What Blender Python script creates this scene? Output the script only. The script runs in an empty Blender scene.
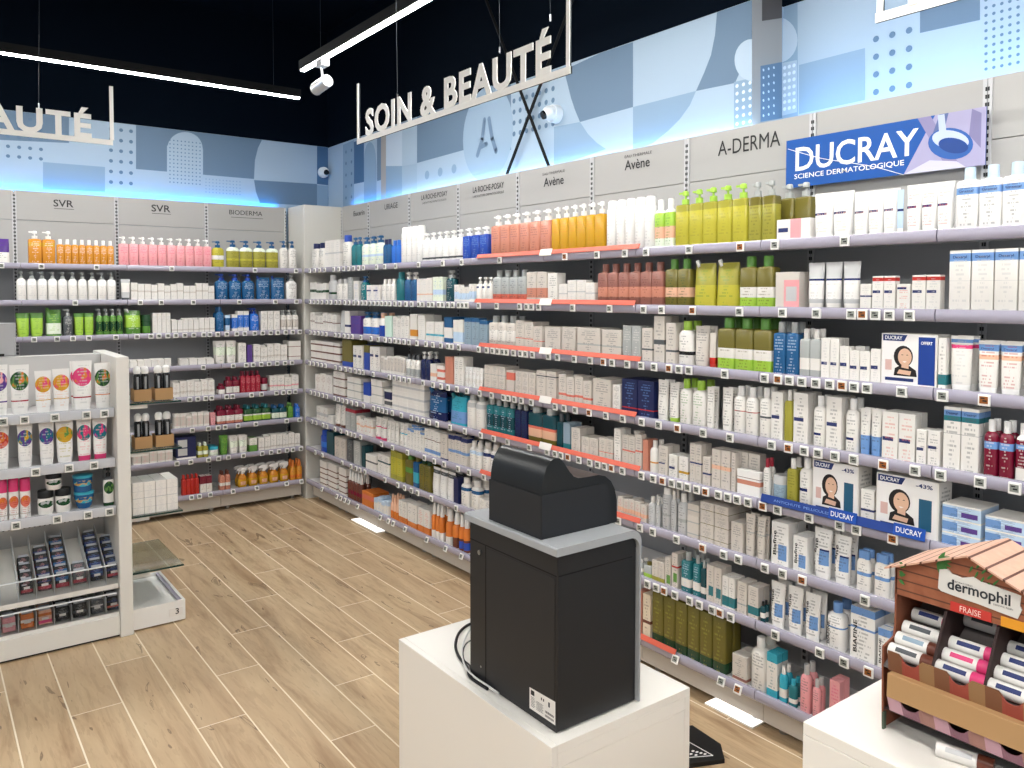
import bpy, bmesh, math, random
from mathutils import Matrix, Vector, noise
random.seed(7)
SC = bpy.context.scene
COL = SC.collection
PI = math.pi
# ------------------------------------------------------------------ camera model (found from the photograph)
YAW, PITCH, ROLL, FPX, CX, CY, EYE = 0.64106, 0.04062, 0.00101, 801.45, 512.0, 325.84, 1.644
def cam_axes():
    cy_, sy, cp, sp = math.cos(YAW), math.sin(YAW), math.cos(PITCH), math.sin(PITCH)
    F = Vector((sy*cp, cy_*cp, -sp)); r = Vector((cy_, -sy, 0)); u = r.cross(F)
    c, s = math.cos(ROLL), math.sin(ROLL)
    return c*r + s*u, -s*r + c*u, F
AR, AU, AF = cam_axes()
EYEP = Vector((0, 0, EYE))
def at(x, y, ax, val):
    """point of the plane (axis ax = val) that the photograph shows at pixel x, y"""
    d = AR*((x-CX)/FPX) + AU*(-(y-CY)/FPX) + AF
    return EYEP + d*((val-EYEP[ax])/d[ax])
cam = bpy.data.objects.new('camera', bpy.data.cameras.new('camera')); COL.objects.link(cam)
cam.data.sensor_width = 36; cam.data.lens = FPX/1024*36; cam.data.shift_y = -(384-CY)/1024
cam.data.clip_start = 0.02
m = Matrix.Identity(4)
for i in range(3):
    m[i][0], m[i][1], m[i][2], m[i][3] = AR[i], AU[i], -AF[i], EYEP[i]
cam.matrix_world = m
SC.camera = cam
SC.view_settings.view_transform = 'Standard'; SC.view_settings.look = 'None'
SC.view_settings.gamma = 1; SC.view_settings.use_curve_mapping = False
SC.view_settings.exposure = -0.05

# ------------------------------------------------------------------ materials
def lin(h):
    if isinstance(h, str): h = [int(h[i:i+2], 16)/255 for i in (0, 2, 4)]
    return tuple(((c/12.92) if c <= .04045 else ((c+.055)/1.055)**2.4) for c in h) + (1,)
MATS = {}
def mat(name, col, rough=.5, metal=0, emit=None, es=0, alpha=1, trans=0, coat=0, ior=1.45):
    if name in MATS: return MATS[name]
    M = bpy.data.materials.new(name); M.use_nodes = True
    b = M.node_tree.nodes['Principled BSDF']
    b.inputs['Base Color'].default_value = lin(col); b.inputs['Roughness'].default_value = rough
    b.inputs['Metallic'].default_value = metal; b.inputs['IOR'].default_value = ior
    b.inputs['Transmission Weight'].default_value = trans; b.inputs['Coat Weight'].default_value = coat
    b.inputs['Alpha'].default_value = alpha
    if emit: b.inputs['Emission Color'].default_value = lin(emit); b.inputs['Emission Strength'].default_value = es
    MATS[name] = M; return M
class NT:
    def __init__(s, M): s.t = M.node_tree; s.n = s.t.nodes
    def math(s, op, a, b=None, c=None):
        n = s.n.new('ShaderNodeMath'); n.operation = op
        for i, v in enumerate((a, b, c)):
            if v is None: continue
            if isinstance(v, (int, float)): n.inputs[i].default_value = v
            else: s.t.links.new(v, n.inputs[i])
        return n.outputs[0]
    def mix(s, f, a, b):
        n = s.n.new('ShaderNodeMix'); n.data_type = 'RGBA'
        for i, v in ((0, f), (6, a), (7, b)):
            if isinstance(v, (int, float)): n.inputs[i].default_value = v
            elif isinstance(v, tuple): n.inputs[i].default_value = v
            else: s.t.links.new(v, n.inputs[i])
        return n.outputs[2]
    def link(s, a, b): s.t.links.new(a, b)
CC = dict(w='E9E6E1', g='C4C5C6', d='54585C', k='17181A', n='1D2C66', b='2048AC', s='6E97CE', l='C2D9F0', t='23737C', T='0E444E',
          p='EBA3A8', P='DC3F78', m='76112E', r='BE2C22', o='DA7A30', O='DC7260', y='BDB53C', Y='CC9C22', v='6F672B', G='5A8E3C',
          L='A3CC48', D='1E4729', a='D28C2C', S='CC8872', e='E8DAC4', q='ABAFAE', u='593A8C', c='1F5A8C', A='37A9C2', i='6A392A',
          h='E9BA9D', z='CDE7DC', K='B28C60', f='E9F2E0', j='925F54', x='D3CCC4', W='F0EFED', V='A09B3C', R='A6283C', N='162050', Z='8FA5B5',B='2A6FD0')
def pack(style, soft=False):
    """procedural pack print. style 'body|a-bC|tC|oC..' : body colour, bands, small print, oval"""
    key = 'pack_' + style + ('s' if soft else '')
    if key in MATS: return MATS[key]
    ps = style.split('|'); base = ps[0]
    M = bpy.data.materials.new(key); M.use_nodes = True; T = NT(M)
    b = T.n['Principled BSDF']; b.inputs['Roughness'].default_value = .22 if soft else .42
    tc = T.n.new('ShaderNodeAttribute'); tc.attribute_name = 'pk'; sx = T.n.new('ShaderNodeSeparateXYZ'); T.link(tc.outputs['Vector'], sx.inputs[0])
    X, Z = sx.outputs[0], sx.outputs[2]
    col = lin(CC[base])
    pr = None; blob = None
    for p in ps[1:]:
        if p[0] == 't': pr = p[1]
        elif p[0] == 'o': blob = p[1:]
        else:
            p, xr = (p.split('@')+[None])[:2]; a, c = p[:-1].split('-')
            f = T.math('MULTIPLY', T.math('GREATER_THAN', Z, float(a)), T.math('LESS_THAN', Z, float(c)))
            if xr:
                a, c = xr.split(','); f = T.math('MULTIPLY', f, T.math('MULTIPLY', T.math('GREATER_THAN', X, float(a)), T.math('LESS_THAN', X, float(c))))
            col = T.mix(f, col, lin(CC[p[-1]]))
    if blob:   # oval picture made of two or three colours
        r = T.math('ADD', T.math('POWER', T.math('DIVIDE', T.math('SUBTRACT', X, .5), .47), 2),
                   T.math('POWER', T.math('DIVIDE', T.math('SUBTRACT', Z, .63), .215), 2))
        nz = T.n.new('ShaderNodeTexNoise'); nz.inputs['Scale'].default_value = 3.5; nz.inputs['Detail'].default_value = 1
        T.link(tc.outputs['Vector'], nz.inputs[0])
        cr = T.n.new('ShaderNodeValToRGB'); T.link(nz.outputs[0], cr.inputs[0])
        e = cr.color_ramp.elements; e[0].position = .40; e[0].color = lin(CC[blob[0]]); e[1].position = .58; e[1].color = lin(CC[blob[-1]])
        if len(blob) > 2:
            q = cr.color_ramp.elements.new(.5); q.color = lin(CC[blob[1]])
        col = T.mix(T.math('LESS_THAN', r, 1), col, cr.outputs[0])
    if pr:
        NR = 14.0
        zr = T.math('MULTIPLY', Z, NR); row = T.math('FLOOR', zr); fr = T.math('FRACT', zr)
        cb = T.n.new('ShaderNodeCombineXYZ'); T.link(T.math('FLOOR', T.math('MULTIPLY', X, 22)), cb.inputs[0]); T.link(row, cb.inputs[1])
        wn = T.n.new('ShaderNodeTexWhiteNoise'); wn.noise_dimensions = '2D'; T.link(cb.outputs[0], wn.inputs['Vector'])
        w1 = T.n.new('ShaderNodeTexWhiteNoise'); w1.noise_dimensions = '1D'; T.link(T.math('ADD', row, len(style)*.37), w1.inputs['W'])
        half = T.math('MULTIPLY', w1.outputs[0], .36)
        g = T.math('LESS_THAN', T.math('ABSOLUTE', T.math('SUBTRACT', X, .5)), half)
        f = T.math('MULTIPLY', T.math('GREATER_THAN', wn.outputs[0], .3), g)
        f = T.math('MULTIPLY', f, T.math('LESS_THAN', T.math('ABSOLUTE', T.math('SUBTRACT', fr, .5)), .24))
        f = T.math('MULTIPLY', f, T.math('LESS_THAN', Z, .9)); f = T.math('MULTIPLY', f, .45)
        col = T.mix(f, col, lin(CC[pr]))
    if isinstance(col, tuple): b.inputs['Base Color'].default_value = col
    else: T.link(col, b.inputs['Base Color'])
    MATS[key] = M; return M

# ------------------------------------------------------------------ object helpers
def add_pk(me):
    """each vertex remembers where it sits in the box round its pack, 0..1"""
    n = len(me.vertices); lo = [min(v.co[i] for v in me.vertices) for i in range(3)]; hi = [max(v.co[i] for v in me.vertices) for i in range(3)]
    at_ = me.attributes.new('pk', 'FLOAT_VECTOR', 'POINT')
    for i, v in enumerate(me.vertices): at_.data[i].vector = [(v.co[k]-lo[k])/max(hi[k]-lo[k], 1e-6) for k in range(3)]
def wm(o):
    b = Matrix.LocRotScale(o.location, o.rotation_euler, o.scale)
    return (wm(o.parent) @ o.matrix_parent_inverse @ b) if o.parent else b
def link(name, me, mats, parent=None, local=False):
    o = bpy.data.objects.new(name, me); COL.objects.link(o)
    for q in (mats if isinstance(mats, (list, tuple)) else [mats]): me.materials.append(q)
    if parent is not None:
        o.parent = parent
        if not local: o.matrix_parent_inverse = wm(parent).inverted()
    return o
def fin(name, bm, mats, parent=None, smooth=False, local=False, angle=40):
    me = bpy.data.meshes.new(name)
    bmesh.ops.recalc_face_normals(bm, faces=bm.faces)
    bm.to_mesh(me); bm.free()
    if smooth:
        me.shade_smooth(); me.set_sharp_from_angle(angle=math.radians(angle))
    if not isinstance(mats, (list, tuple)) and mats.name.startswith('pack_'): add_pk(me)
    return link(name, me, mats, parent, local)
def box(bm, x0, x1, y0, y1, z0, z1, mi=0, bev=0):
    vs = [bm.verts.new((x, y, z)) for z in (z0, z1) for x, y in ((x0, y0), (x1, y0), (x1, y1), (x0, y1))]
    fs = [bm.faces.new([vs[i] for i in q]) for q in ((3, 2, 1, 0), (4, 5, 6, 7), (0, 1, 5, 4), (1, 2, 6, 5), (2, 3, 7, 6), (3, 0, 4, 7))]
    for f in fs: f.material_index = mi
    if bev:
        es = set(e for f in fs for e in f.edges)
        r = bmesh.ops.bevel(bm, geom=list(es), offset=bev, segments=1, affect='EDGES', clamp_overlap=True)
        for f in r['faces']: f.material_index = mi
    return vs
def prism(bm, pts, fn, d0, d1, mi=0):
    """polygon pts (a,b) extruded between d0 and d1; fn(a,b,d) -> xyz"""
    A = [bm.verts.new(fn(a, b, d0)) for a, b in pts]; B = [bm.verts.new(fn(a, b, d1)) for a, b in pts]
    n = len(pts); fs = [bm.faces.new(A), bm.faces.new(B[::-1])]
    fs += [bm.faces.new((A[i], A[(i+1) % n], B[(i+1) % n], B[i])) for i in range(n)]
    for f in fs: f.material_index = mi
def cyl(bm, p0, p1, r0, r1=None, n=12, mi=0, caps=True):
    p0, p1 = Vector(p0), Vector(p1); r1 = r0 if r1 is None else r1
    d = (p1-p0).normalized(); a = d.orthogonal().normalized(); b = d.cross(a)
    R = [[bm.verts.new(p + (a*math.cos(2*PI*i/n) + b*math.sin(2*PI*i/n))*r) for i in range(n)] for p, r in ((p0, r0), (p1, r1))]
    fs = [bm.faces.new((R[0][i], R[0][(i+1) % n], R[1][(i+1) % n], R[1][i])) for i in range(n)]
    if caps: fs += [bm.faces.new(R[0][::-1]), bm.faces.new(R[1])]
    for f in fs: f.material_index = mi
def tube_path(bm, pts, r, n=8, mi=0):
    pts = [Vector(p) for p in pts]; rings = []
    for i, p in enumerate(pts):
        d = (pts[min(i+1, len(pts)-1)] - pts[max(i-1, 0)]).normalized()
        a = d.cross(Vector((0, 0, 1))); a = a.normalized() if a.length > 1e-4 else Vector((1, 0, 0)); b = d.cross(a)
        rings.append([bm.verts.new(p + (a*math.cos(2*PI*k/n) + b*math.sin(2*PI*k/n))*r) for k in range(n)])
    for A, B in zip(rings, rings[1:]):
        for k in range(n): bm.faces.new((A[k], A[(k+1) % n], B[(k+1) % n], B[k])).material_index = mi
    bm.faces.new(rings[0]); bm.faces.new(rings[-1][::-1])
def smoothpts(pts, k=6):
    pts = [Vector(p) for p in pts]; out = []
    for i in range(len(pts)-1):
        p0, p1, p2, p3 = pts[max(i-1, 0)], pts[i], pts[i+1], pts[min(i+2, len(pts)-1)]
        for j in range(k):
            t = j/k
            out.append(.5*((2*p1) + (p2-p0)*t + (2*p0-5*p1+4*p2-p3)*t*t + (3*p1-p0-3*p2+p3)*t**3))
    return out + [pts[-1]]
def loft(bm, secs, n=16, mi=0, cap=True):
    """secs: (z, half width, half depth, squareness, x offset, y offset)"""
    R = []
    for s in secs:
        z, hw, hd = s[:3]; e = s[3] if len(s) > 3 else 2; ox = s[4] if len(s) > 4 else 0; oy = s[5] if len(s) > 5 else 0
        ring = []
        for i in range(n):
            t = 2*PI*(i+.5)/n; c, q = math.cos(t), math.sin(t)
            ring.append(bm.verts.new((ox + hw*math.copysign(abs(c)**(2/e), c), oy + hd*math.copysign(abs(q)**(2/e), q), z)))
        R.append(ring)
    for A, B in zip(R, R[1:]):
        for i in range(n): bm.faces.new((A[i], A[(i+1) % n], B[(i+1) % n], B[i])).material_index = mi
    if cap:
        bm.faces.new(R[0][::-1]).material_index = mi; bm.faces.new(R[-1]).material_index = mi
def tag(o, label, cat, group=None):
    o['label'] = label; o['category'] = cat
    if group: o['group'] = group
    return o
def empty(name, loc, rz=0):
    o = bpy.data.objects.new(name, None); COL.objects.link(o); o.empty_display_size = .05
    o.location = loc; o.rotation_euler = (0, 0, rz); return o
def struct(o): o['kind'] = 'structure'; return o
_TC = {}
def text_mesh(s, depth=0.0, bold=0.0, sp=1.0):
    k = (s, depth, bold, sp)
    if k in _TC: return _TC[k]
    cu = bpy.data.curves.new('lettering', 'FONT'); cu.body = s; cu.extrude = depth; cu.offset = bold; cu.resolution_u = 3; cu.space_character = sp
    o = bpy.data.objects.new('lettering', cu); COL.objects.link(o)
    dg = bpy.context.evaluated_depsgraph_get(); dg.update()
    me = bpy.data.meshes.new_from_object(o.evaluated_get(dg)); bpy.data.objects.remove(o)
    _TC[k] = me; return me
def text(name, s, p, w, h, facing, material, parent, depth=0.0, bold=0.0, tilt=0, sp=1.0, local=False, mx=None):
    """lettering whose box is w wide and h high, centred on p; facing 'r' (towards -X) or 'b' (towards -Y)"""
    src = text_mesh(s, depth, bold, sp); me = src.copy(); me.materials.clear()
    xs = [v.co.x for v in me.vertices]; ys = [v.co.y for v in me.vertices]
    x0, x1, y0, y1 = min(xs), max(xs), min(ys), max(ys)
    R = Matrix(((0, 0, -1), (-1, 0, 0), (0, 1, 0))) if facing == 'r' else Matrix(((1, 0, 0), (0, 0, -1), (0, 1, 0)))
    if mx is not None: R = mx
    sx = w/(x1-x0) if w else h/(y1-y0)
    sy = h/(y1-y0) if h else sx
    for v in me.vertices:
        q = Vector(((v.co.x-(x0+x1)/2)*sx, (v.co.y-(y0+y1)/2)*sy, v.co.z))
        if tilt: q = Matrix.Rotation(tilt, 3, 'Z') @ q
        v.co = Vector(p) + R @ q
    return link(name, me, material, parent, local)
def poly(name, pts, material, parent, thick=None, local=False):
    """flat patch through 3-D points"""
    bm = bmesh.new(); bm.faces.new([bm.verts.new(p) for p in pts]); 
    me = bpy.data.meshes.new(name); bm.to_mesh(me); bm.free()
    return link(name, me, material, parent, local)
# ------------------------------------------------------------------ room
XB, XL, ZT = 2.80, 2.478, 2.341            # right wall: back panels, shelf lips, top of the units
YB, YL = 6.40, 6.07                        # back wall: back panels, shelf lips
XW, XW2, YW = 2.86, 3.04, 6.46             # wall planes
navy = mat('navy_paint', '030B16', .95); navy.node_tree.nodes['Principled BSDF'].inputs['Specular IOR Level'].default_value = .08
ceil = mat('ceiling_paint', '02070F', .95); ceil.node_tree.nodes['Principled BSDF'].inputs['Specular IOR Level'].default_value = .08
def floor_mat():
    M = bpy.data.materials.new('wood_tile_floor'); M.use_nodes = True; T = NT(M); b = T.n['Principled BSDF']
    tc = T.n.new('ShaderNodeTexCoord'); sx = T.n.new('ShaderNodeSeparateXYZ'); T.link(tc.outputs['Object'], sx.inputs[0])
    X, Y = sx.outputs[0], sx.outputs[1]; W, L = .1845, 1.145
    u = T.math('DIVIDE', T.math('SUBTRACT', X, .266), W); k = T.math('FLOOR', u); fu = T.math('FRACT', u)
    k3 = T.math('FLOORED_MODULO', k, 3)
    v = T.math('DIVIDE', T.math('SUBTRACT', T.math('SUBTRACT', Y, 3.08), T.math('MULTIPLY', k3, .385)), L)
    j = T.math('FLOOR', v); fv = T.math('FRACT', v)
    gx = T.math('GREATER_THAN', T.math('ABSOLUTE', T.math('SUBTRACT', fu, .5)), .5-.0029/W)
    gy = T.math('GREATER_THAN', T.math('ABSOLUTE', T.math('SUBTRACT', fv, .5)), .5-.0023/L)
    g = T.math('MAXIMUM', gx, gy)
    cb = T.n.new('ShaderNodeCombineXYZ'); T.link(k, cb.inputs[0]); T.link(j, cb.inputs[1])
    wn = T.n.new('ShaderNodeTexWhiteNoise'); wn.noise_dimensions = '2D'; T.link(cb.outputs[0], wn.inputs['Vector'])
    # grain runs along Y, shifted tile by tile
    gc = T.n.new('ShaderNodeCombineXYZ'); T.link(T.math('MULTIPLY', X, 9), gc.inputs[0])
    T.link(T.math('ADD', T.math('MULTIPLY', Y, 1.1), T.math('MULTIPLY', wn.outputs[0], 40)), gc.inputs[1]); T.link(T.math('MULTIPLY', wn.outputs[0], 9), gc.inputs[2])
    n1 = T.n.new('ShaderNodeTexNoise'); n1.inputs['Scale'].default_value = 1.2; n1.inputs['Detail'].default_value = 6; n1.inputs['Roughness'].default_value = .62
    n1.inputs['Distortion'].default_value = .6; T.link(gc.outputs[0], n1.inputs[0])
    n2 = T.n.new('ShaderNodeTexNoise'); n2.inputs['Scale'].default_value = 7; n2.inputs['Detail'].default_value = 3; T.link(gc.outputs[0], n2.inputs[0])
    cr = T.n.new('ShaderNodeValToRGB'); T.link(n1.outputs[0], cr.inputs[0]); e = cr.color_ramp.elements
    e[0].position = .28; e[0].color = lin('9C7E5E'); e[1].position = .75; e[1].color = lin('DCC5A2')
    q = cr.color_ramp.elements.new(.48); q.color = lin('C6AB88')
    q = cr.color_ramp.elements.new(.60); q.color = lin('D0B793')
    c = T.mix(T.math('MULTIPLY', T.math('LESS_THAN', n2.outputs[0], .42), .18), cr.outputs[0], lin('8A6A4C'))
    c = T.mix(T.math('MULTIPLY', wn.outputs[0], .28), c, lin('AE9070'))
    # dark cracks and knots
    n3 = T.n.new('ShaderNodeTexNoise'); n3.inputs['Scale'].default_value = 1.0; n3.inputs['Detail'].default_value = 2; n3.inputs['Distortion'].default_value = 1.4
    gd = T.n.new('ShaderNodeCombineXYZ'); T.link(T.math('MULTIPLY', X, 13), gd.inputs[0]); T.link(T.math('ADD', T.math('MULTIPLY', Y, 2.6), T.math('MULTIPLY', wn.outputs[0], 77)), gd.inputs[1])
    T.link(gd.outputs[0], n3.inputs[0])
    ck = T.math('MULTIPLY', T.math('LESS_THAN', T.math('ABSOLUTE', T.math('SUBTRACT', n3.outputs[0], .685)), .014), .6)
    kn = T.math('MULTIPLY', T.math('GREATER_THAN', n3.outputs[0], .725), .45)
    c = T.mix(T.math('MAXIMUM', ck, kn), c, lin('5A402C'))
    c = T.mix(g, c, lin('F3E6D0'))
    T.link(c, b.inputs['Base Color']); b.inputs['Roughness'].default_value = .38
    bp = T.n.new('ShaderNodeBump'); bp.inputs['Strength'].default_value = .12; bp.inputs['Distance'].default_value = .002
    T.link(n1.outputs[0], bp.inputs['Height']); T.link(bp.outputs[0], b.inputs['Normal'])
    return M
def slab(name, x0, x1, y0, y1, z0, z1, m_):
    bm = bmesh.new(); box(bm, x0, x1, y0, y1, z0, z1); return struct(fin(name, bm, m_))
slab('floor', -3.2, 3.2, -2.5, 6.6, -.05, 0, floor_mat())
slab('ceiling', -3.2, 3.2, -2.5, 6.6, 3.85, 3.9, ceil)
mlight, mmid, mdark = mat('mural_light_blue', '9DB2C6', .6), mat('mural_mid_blue', '7E99B3', .6), mat('mural_slate_blue', '5F7891', .6)
mgrey = mat('mural_warm_grey', '9C9894', .6); mbrown = mat('mural_brown_grey', '57514F', .6); mdot = mat('mural_dot_blue', '557390', .6)
dark2 = mat('mural_deep_blue', '3E6288', .6)
# right wall: nearer plane for Y > 2.116, then it steps back
bm = bmesh.new()
box(bm, XW, XW2+.1, 2.116, 6.6, 0, 2.88); box(bm, XW2, XW2+.1, -2.5, 2.116, 0, 2.88)
wr = struct(fin('wall_right', bm, mlight))
bm = bmesh.new(); box(bm, XW, XW2+.1, 2.116, 6.6, 2.88, 3.85, 0); box(bm, XW2, XW2+.1, -2.5, 2.116, 2.88, 3.85, 0)
wru = struct(fin('wall_right_upper', bm, navy))
bm = bmesh.new(); box(bm, -3.2, XW, YW, YW+.1, 0, 2.885); wb = struct(fin('wall_back', bm, mlight))
bm = bmesh.new(); box(bm, -3.2, XW, YW, YW+.1, 2.885, 3.85); struct(fin('wall_back_upper', bm, navy))
def R_(pts, m_, name='mural_shape', X=XW, off=.0012): 
    return poly(name, [Vector((p[0], p[1], min(p[2], 2.8785))) for p in (at(x, y, 0, X-off) for x, y in pts)], m_, wr)
def B_(pts, m_, name='mural_shape', off=.0012):
    return poly(name, [Vector((p[0], p[1], min(p[2], 2.8835))) for p in (at(x, y, 1, YW-off) for x, y in pts)], m_, wb)
def circ(cx, cy, rx, ry, n=28, a0=0, a1=360):
    return [(cx+rx*math.cos(math.radians(a0+(a1-a0)*i/n)), cy-ry*math.sin(math.radians(a0+(a1-a0)*i/n))) for i in range(n+(a1-a0 != 360))]
def dots(x0, x1, y0, y1, nx, ny, r, slope, m_, wall, X=None, off=.0022):
    """grid of round dots in one mesh, laid out on the wall plane between two photographed corners"""
    r *= .68
    ax = 0 if wall is wr else 1; val = (X or (XW if ax == 0 else YW))-off
    bm = bmesh.new()
    A = at(x0, y0, ax, val); Bp = at(x1, y0+slope*(x1-x0), ax, val); Cc = at(x0, y1, ax, val)
    for i in range(nx):
        for j in range(ny):
            p = A + (Bp-A)*(i/max(nx-1, 1)) + (Cc-A)*(j/max(ny-1, 1)); p[2] = A[2] + (Cc[2]-A[2])*(j/max(ny-1, 1))
            vs = []
            for t in range(10):
                c, s = r*math.cos(2*PI*t/10), r*math.sin(2*PI*t/10)
                vs.append(bm.verts.new((p[0], p[1]+c, p[2]+s) if ax == 0 else (p[0]+c, p[1], p[2]+s)))
            bm.faces.new(vs)
    me = bpy.data.meshes.new('mural_dots'); bm.to_mesh(me); bm.free()
    return link('mural_dots', me, m_, wall)
# --- right wall mural
R_([(343, 145), (354, 140), (354, 206), (343, 208)], mmid); dots(346, 351.5, 152, 198, 2, 5, .02, -.3, mdot, wr)
R_([(354, 142), (364, 138), (364, 182), (354, 184)], dark2)
R_([(364, 210)] + [(364, 165)] + circ(370, 160, 6, 18, 10, 180, 0)[::1] + [(376.5, 165), (376.5, 210)], mmid, off=.002)
R_([(377, 130), (381, 128), (381, 180), (377, 181)], mdark); R_([(381, 128), (386, 126), (386, 205), (381, 206)], mgrey)
R_([(386, 126), (402, 120), (402, 166), (386, 166)], mat('mural_pale', 'AFC0D1', .6)); R_([(402, 120), (417, 115), (417, 164), (402, 166)], mlight)
R_([(386, 166), (402, 166), (402, 202), (386, 206)], mmid); R_([(402, 166), (417, 163), (417, 199), (402, 202)], mat('mural_pale2', '94AABF', .6))
R_([(417, 112), (511, 78), (511, 150), (464, 150), (417, 163)], mdark)
dots(427, 454, 175, 176, 3, 1, .045, -.19, mmid, wr)
cA = at(487, 134, 0, XW-.002); rA = .27
bm = bmesh.new(); bm.faces.new([bm.verts.new((XW-.002, cA[1]+rA*math.cos(t*PI/18), cA[2]+.29*math.sin(t*PI/18))) for t in range(36)])
me = bpy.data.meshes.new('mural_disc'); bm.to_mesh(me); bm.free(); link('mural_disc', me, mat('mural_disc', '8FA8C0', .6), wr)
bm = bmesh.new()
def stroke(bm, pts, w, X):
    P_ = [at(x, y, 0, X) for x, y in pts]
    for a, b in zip(P_, P_[1:]):
        d = (b-a).normalized(); n_ = Vector((0, -d[2], d[1]))*w
        bm.faces.new([bm.verts.new(q) for q in (a-n_, b-n_, b+n_, a+n_)])
    for p in P_:
        bm.faces.new([bm.verts.new((X, p[1]+w*math.cos(t*PI/6), p[2]+w*math.sin(t*PI/6))) for t in range(12)])
stroke(bm, [(484.5, 120), (482, 140), (477.5, 155)], .017, XW-.004); stroke(bm, [(489, 119), (492, 138), (496, 151)], .017, XW-.0035); stroke(bm, [(480.5, 147), (486.5, 144)], .015, XW-.003)
me = bpy.data.meshes.new('mural_letter'); bm.to_mesh(me); bm.free(); link('mural_letter', me, mat('mural_letter', '647F9C', .6), wr)
dots(514, 553, 101, 134, 7, 4, .022, -.32, mdot, wr)
arc = [(568, 86), (571, 98), (575, 110), (580, 122), (588, 134), (597, 143), (606, 149)]
R_([(564, 70)] + arc[:4] + [(633, 107), (633, 42), (600, 53)], mdark)
R_([(554, 127), (580, 122), (588, 134), (597, 143), (606, 149), (554, 167)], mmid)
R_([(633, 107), (696, 91), (690, 105), (680, 119), (668, 131), (653, 143), (640, 148), (633, 149)], mmid)
R_([(696, 91), (704, 73), (711, 55), (715, 35), (717, 12), (752, -2), (752, 45), (735, 83)], mdark)
R_([(752, 38)] + circ(752, 60, 17.5, 21, 14, 90, 270) + [(752, 81)], mat('mural_pale3', 'A9BDD0', .6), off=.002)
R_([(734, 82), (752, 78), (752, 124), (734, 128)], mmid, off=.0018); dots(737, 750, 86, 124, 3, 6, .012, -.25, mat('mural_white', 'C9D8E6', .6), wr)
# pillar side (faces the camera) and recessed part
def S_(pts, m_, off=.0012, name='mural_shape'): return poly(name, [at(x, y, 1, 2.116-off) for x, y in pts], m_, wr)
S_([(752, -60), (782, -60), (782, 118), (752, 126)], mgrey); S_([(762, -40), (782, -40), (782, 18), (762, 21)], mbrown, .002)
S_([(760.5, 66), (782, 62), (782, 118), (760.5, 122)], mdark, .002)
dots(763, 774, 69, 112, 3, 6, .008, -.2, mat('mural_white', 'C9D8E6', .6), wb) if False else None
bm = bmesh.new()
for i in range(3):
    for j in range(7):
        p = at(763.5+i*5.2, 70-i*1.2+j*7.6, 1, 2.1125); bm.faces.new([bm.verts.new((p[0]+.006*math.cos(t*PI/4), p[1], p[2]+.006*math.sin(t*PI/4))) for t in range(8)])
me = bpy.data.meshes.new('mural_dots'); bm.to_mesh(me); bm.free(); link('mural_dots', me, mat('mural_white', 'C9D8E6', .6), wr)
R2 = lambda pts, m_, off=.0012: R_(pts, m_, X=XW2, off=off)
R2([(777, -30), (798, -30), (798, 120), (777, 122)], mmid)
R2([(777, 17)] + circ(777, 40, 20.5, 23, 14, 90, -90) + [(777, 63)], mat('mural_pale3', 'A9BDD0', .6), .002)
R2([(777, 64), (797, 60), (797, 112), (777, 117)], mlight, .0018); dots(780, 794, 69, 110, 4, 7, .012, -.22, mat('mural_white', 'C9D8E6', .6), wr, X=XW2)
R2([(799, 65), (865, 48), (865, 100), (799, 114)], mmid)
dots(876, 909, 39, 92, 3, 4, .0185, -.26, mdot, wr, X=XW2)
R2([(920, 33), (980, 20), (980, -20), (920, -10)], mdark)
dots(986, 1018, 0, 69, 5, 10, .0085, -.19, mdot, wr, X=XW2)
dots(1026, 1090, -8, 58, 8, 10, .0085, -.19, mdot, wr, X=XW2)
# --- back wall mural
B_([(-20, 104), (69, 116), (69, 143), (-20, 139)], mdark); dots(8, 41, 117, 156, 4, 5, .018, .1, mdot, wb)
B_([(43, 162), (105, 167), (105, 192), (43, 189)], mmid); dots(111, 131, 129, 182, 3, 6, .02, .08, mdot, wb)
B_([(136, 123), (262, 137), (258, 148), (255, 160), (254, 179), (136, 169)], mdark)
B_([(167, 190), (167, 146)] + circ(185, 148, 17.5, 16, 14, 170, 10) + [(203, 150), (203, 192)], mlight, off=.002)
dots(170, 200, 140, 182, 9, 12, .0075, .08, mdot, wb, off=.003); dots(206, 240, 179, 192, 11, 5, .007, .06, mmid, wb)
B_([(254, 180), (317, 184), (317, 206), (260, 203), (256, 192)], mdark); B_([(317, 142), (343, 146), (343, 187), (317, 184)], dark2)
B_([(317, 185), (343, 187), (343, 207), (317, 206)], mmid, off=.002); B_(circ(334, 198.5, 6, 6.5, 16), dark2, off=.003)

# ------------------------------------------------------------------ shelving bays
LT = [1.838, 1.597, 1.358, 1.118, .888, .662, .430, .165]      # lip tops of the eight levels
ORD = ['top', 'second', 'third', 'fourth', 'fifth', 'sixth', 'seventh', 'bottom']
lightp = mat('light_grey_panel', 'A9A8A6', .55); darkp = mat('dark_grey_panel', 'A6A8AB', .6); upm = mat('upright_metal', 'BFC0C2', .4)
slotm = mat('upright_slot', '1E2022', .7); shelfm = mat('shelf_metal', 'D9D9DB', .4); railm = mat('lilac_price_rail', 'A9A5B6', .2, coat=.4)
plinthm = mat('plinth_panel', 'C8C2BA', .5); whitem = mat('white_laminate', 'EDEAE5', .4); tagw = mat('tag_white', 'F2F1EE', .4)
disp = mat('tag_screen_grey', '4B4E4A', .35); dispo = mat('tag_screen_amber', '9A5A22', .35); ink = mat('black_ink', '1C1D1F', .5)
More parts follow.
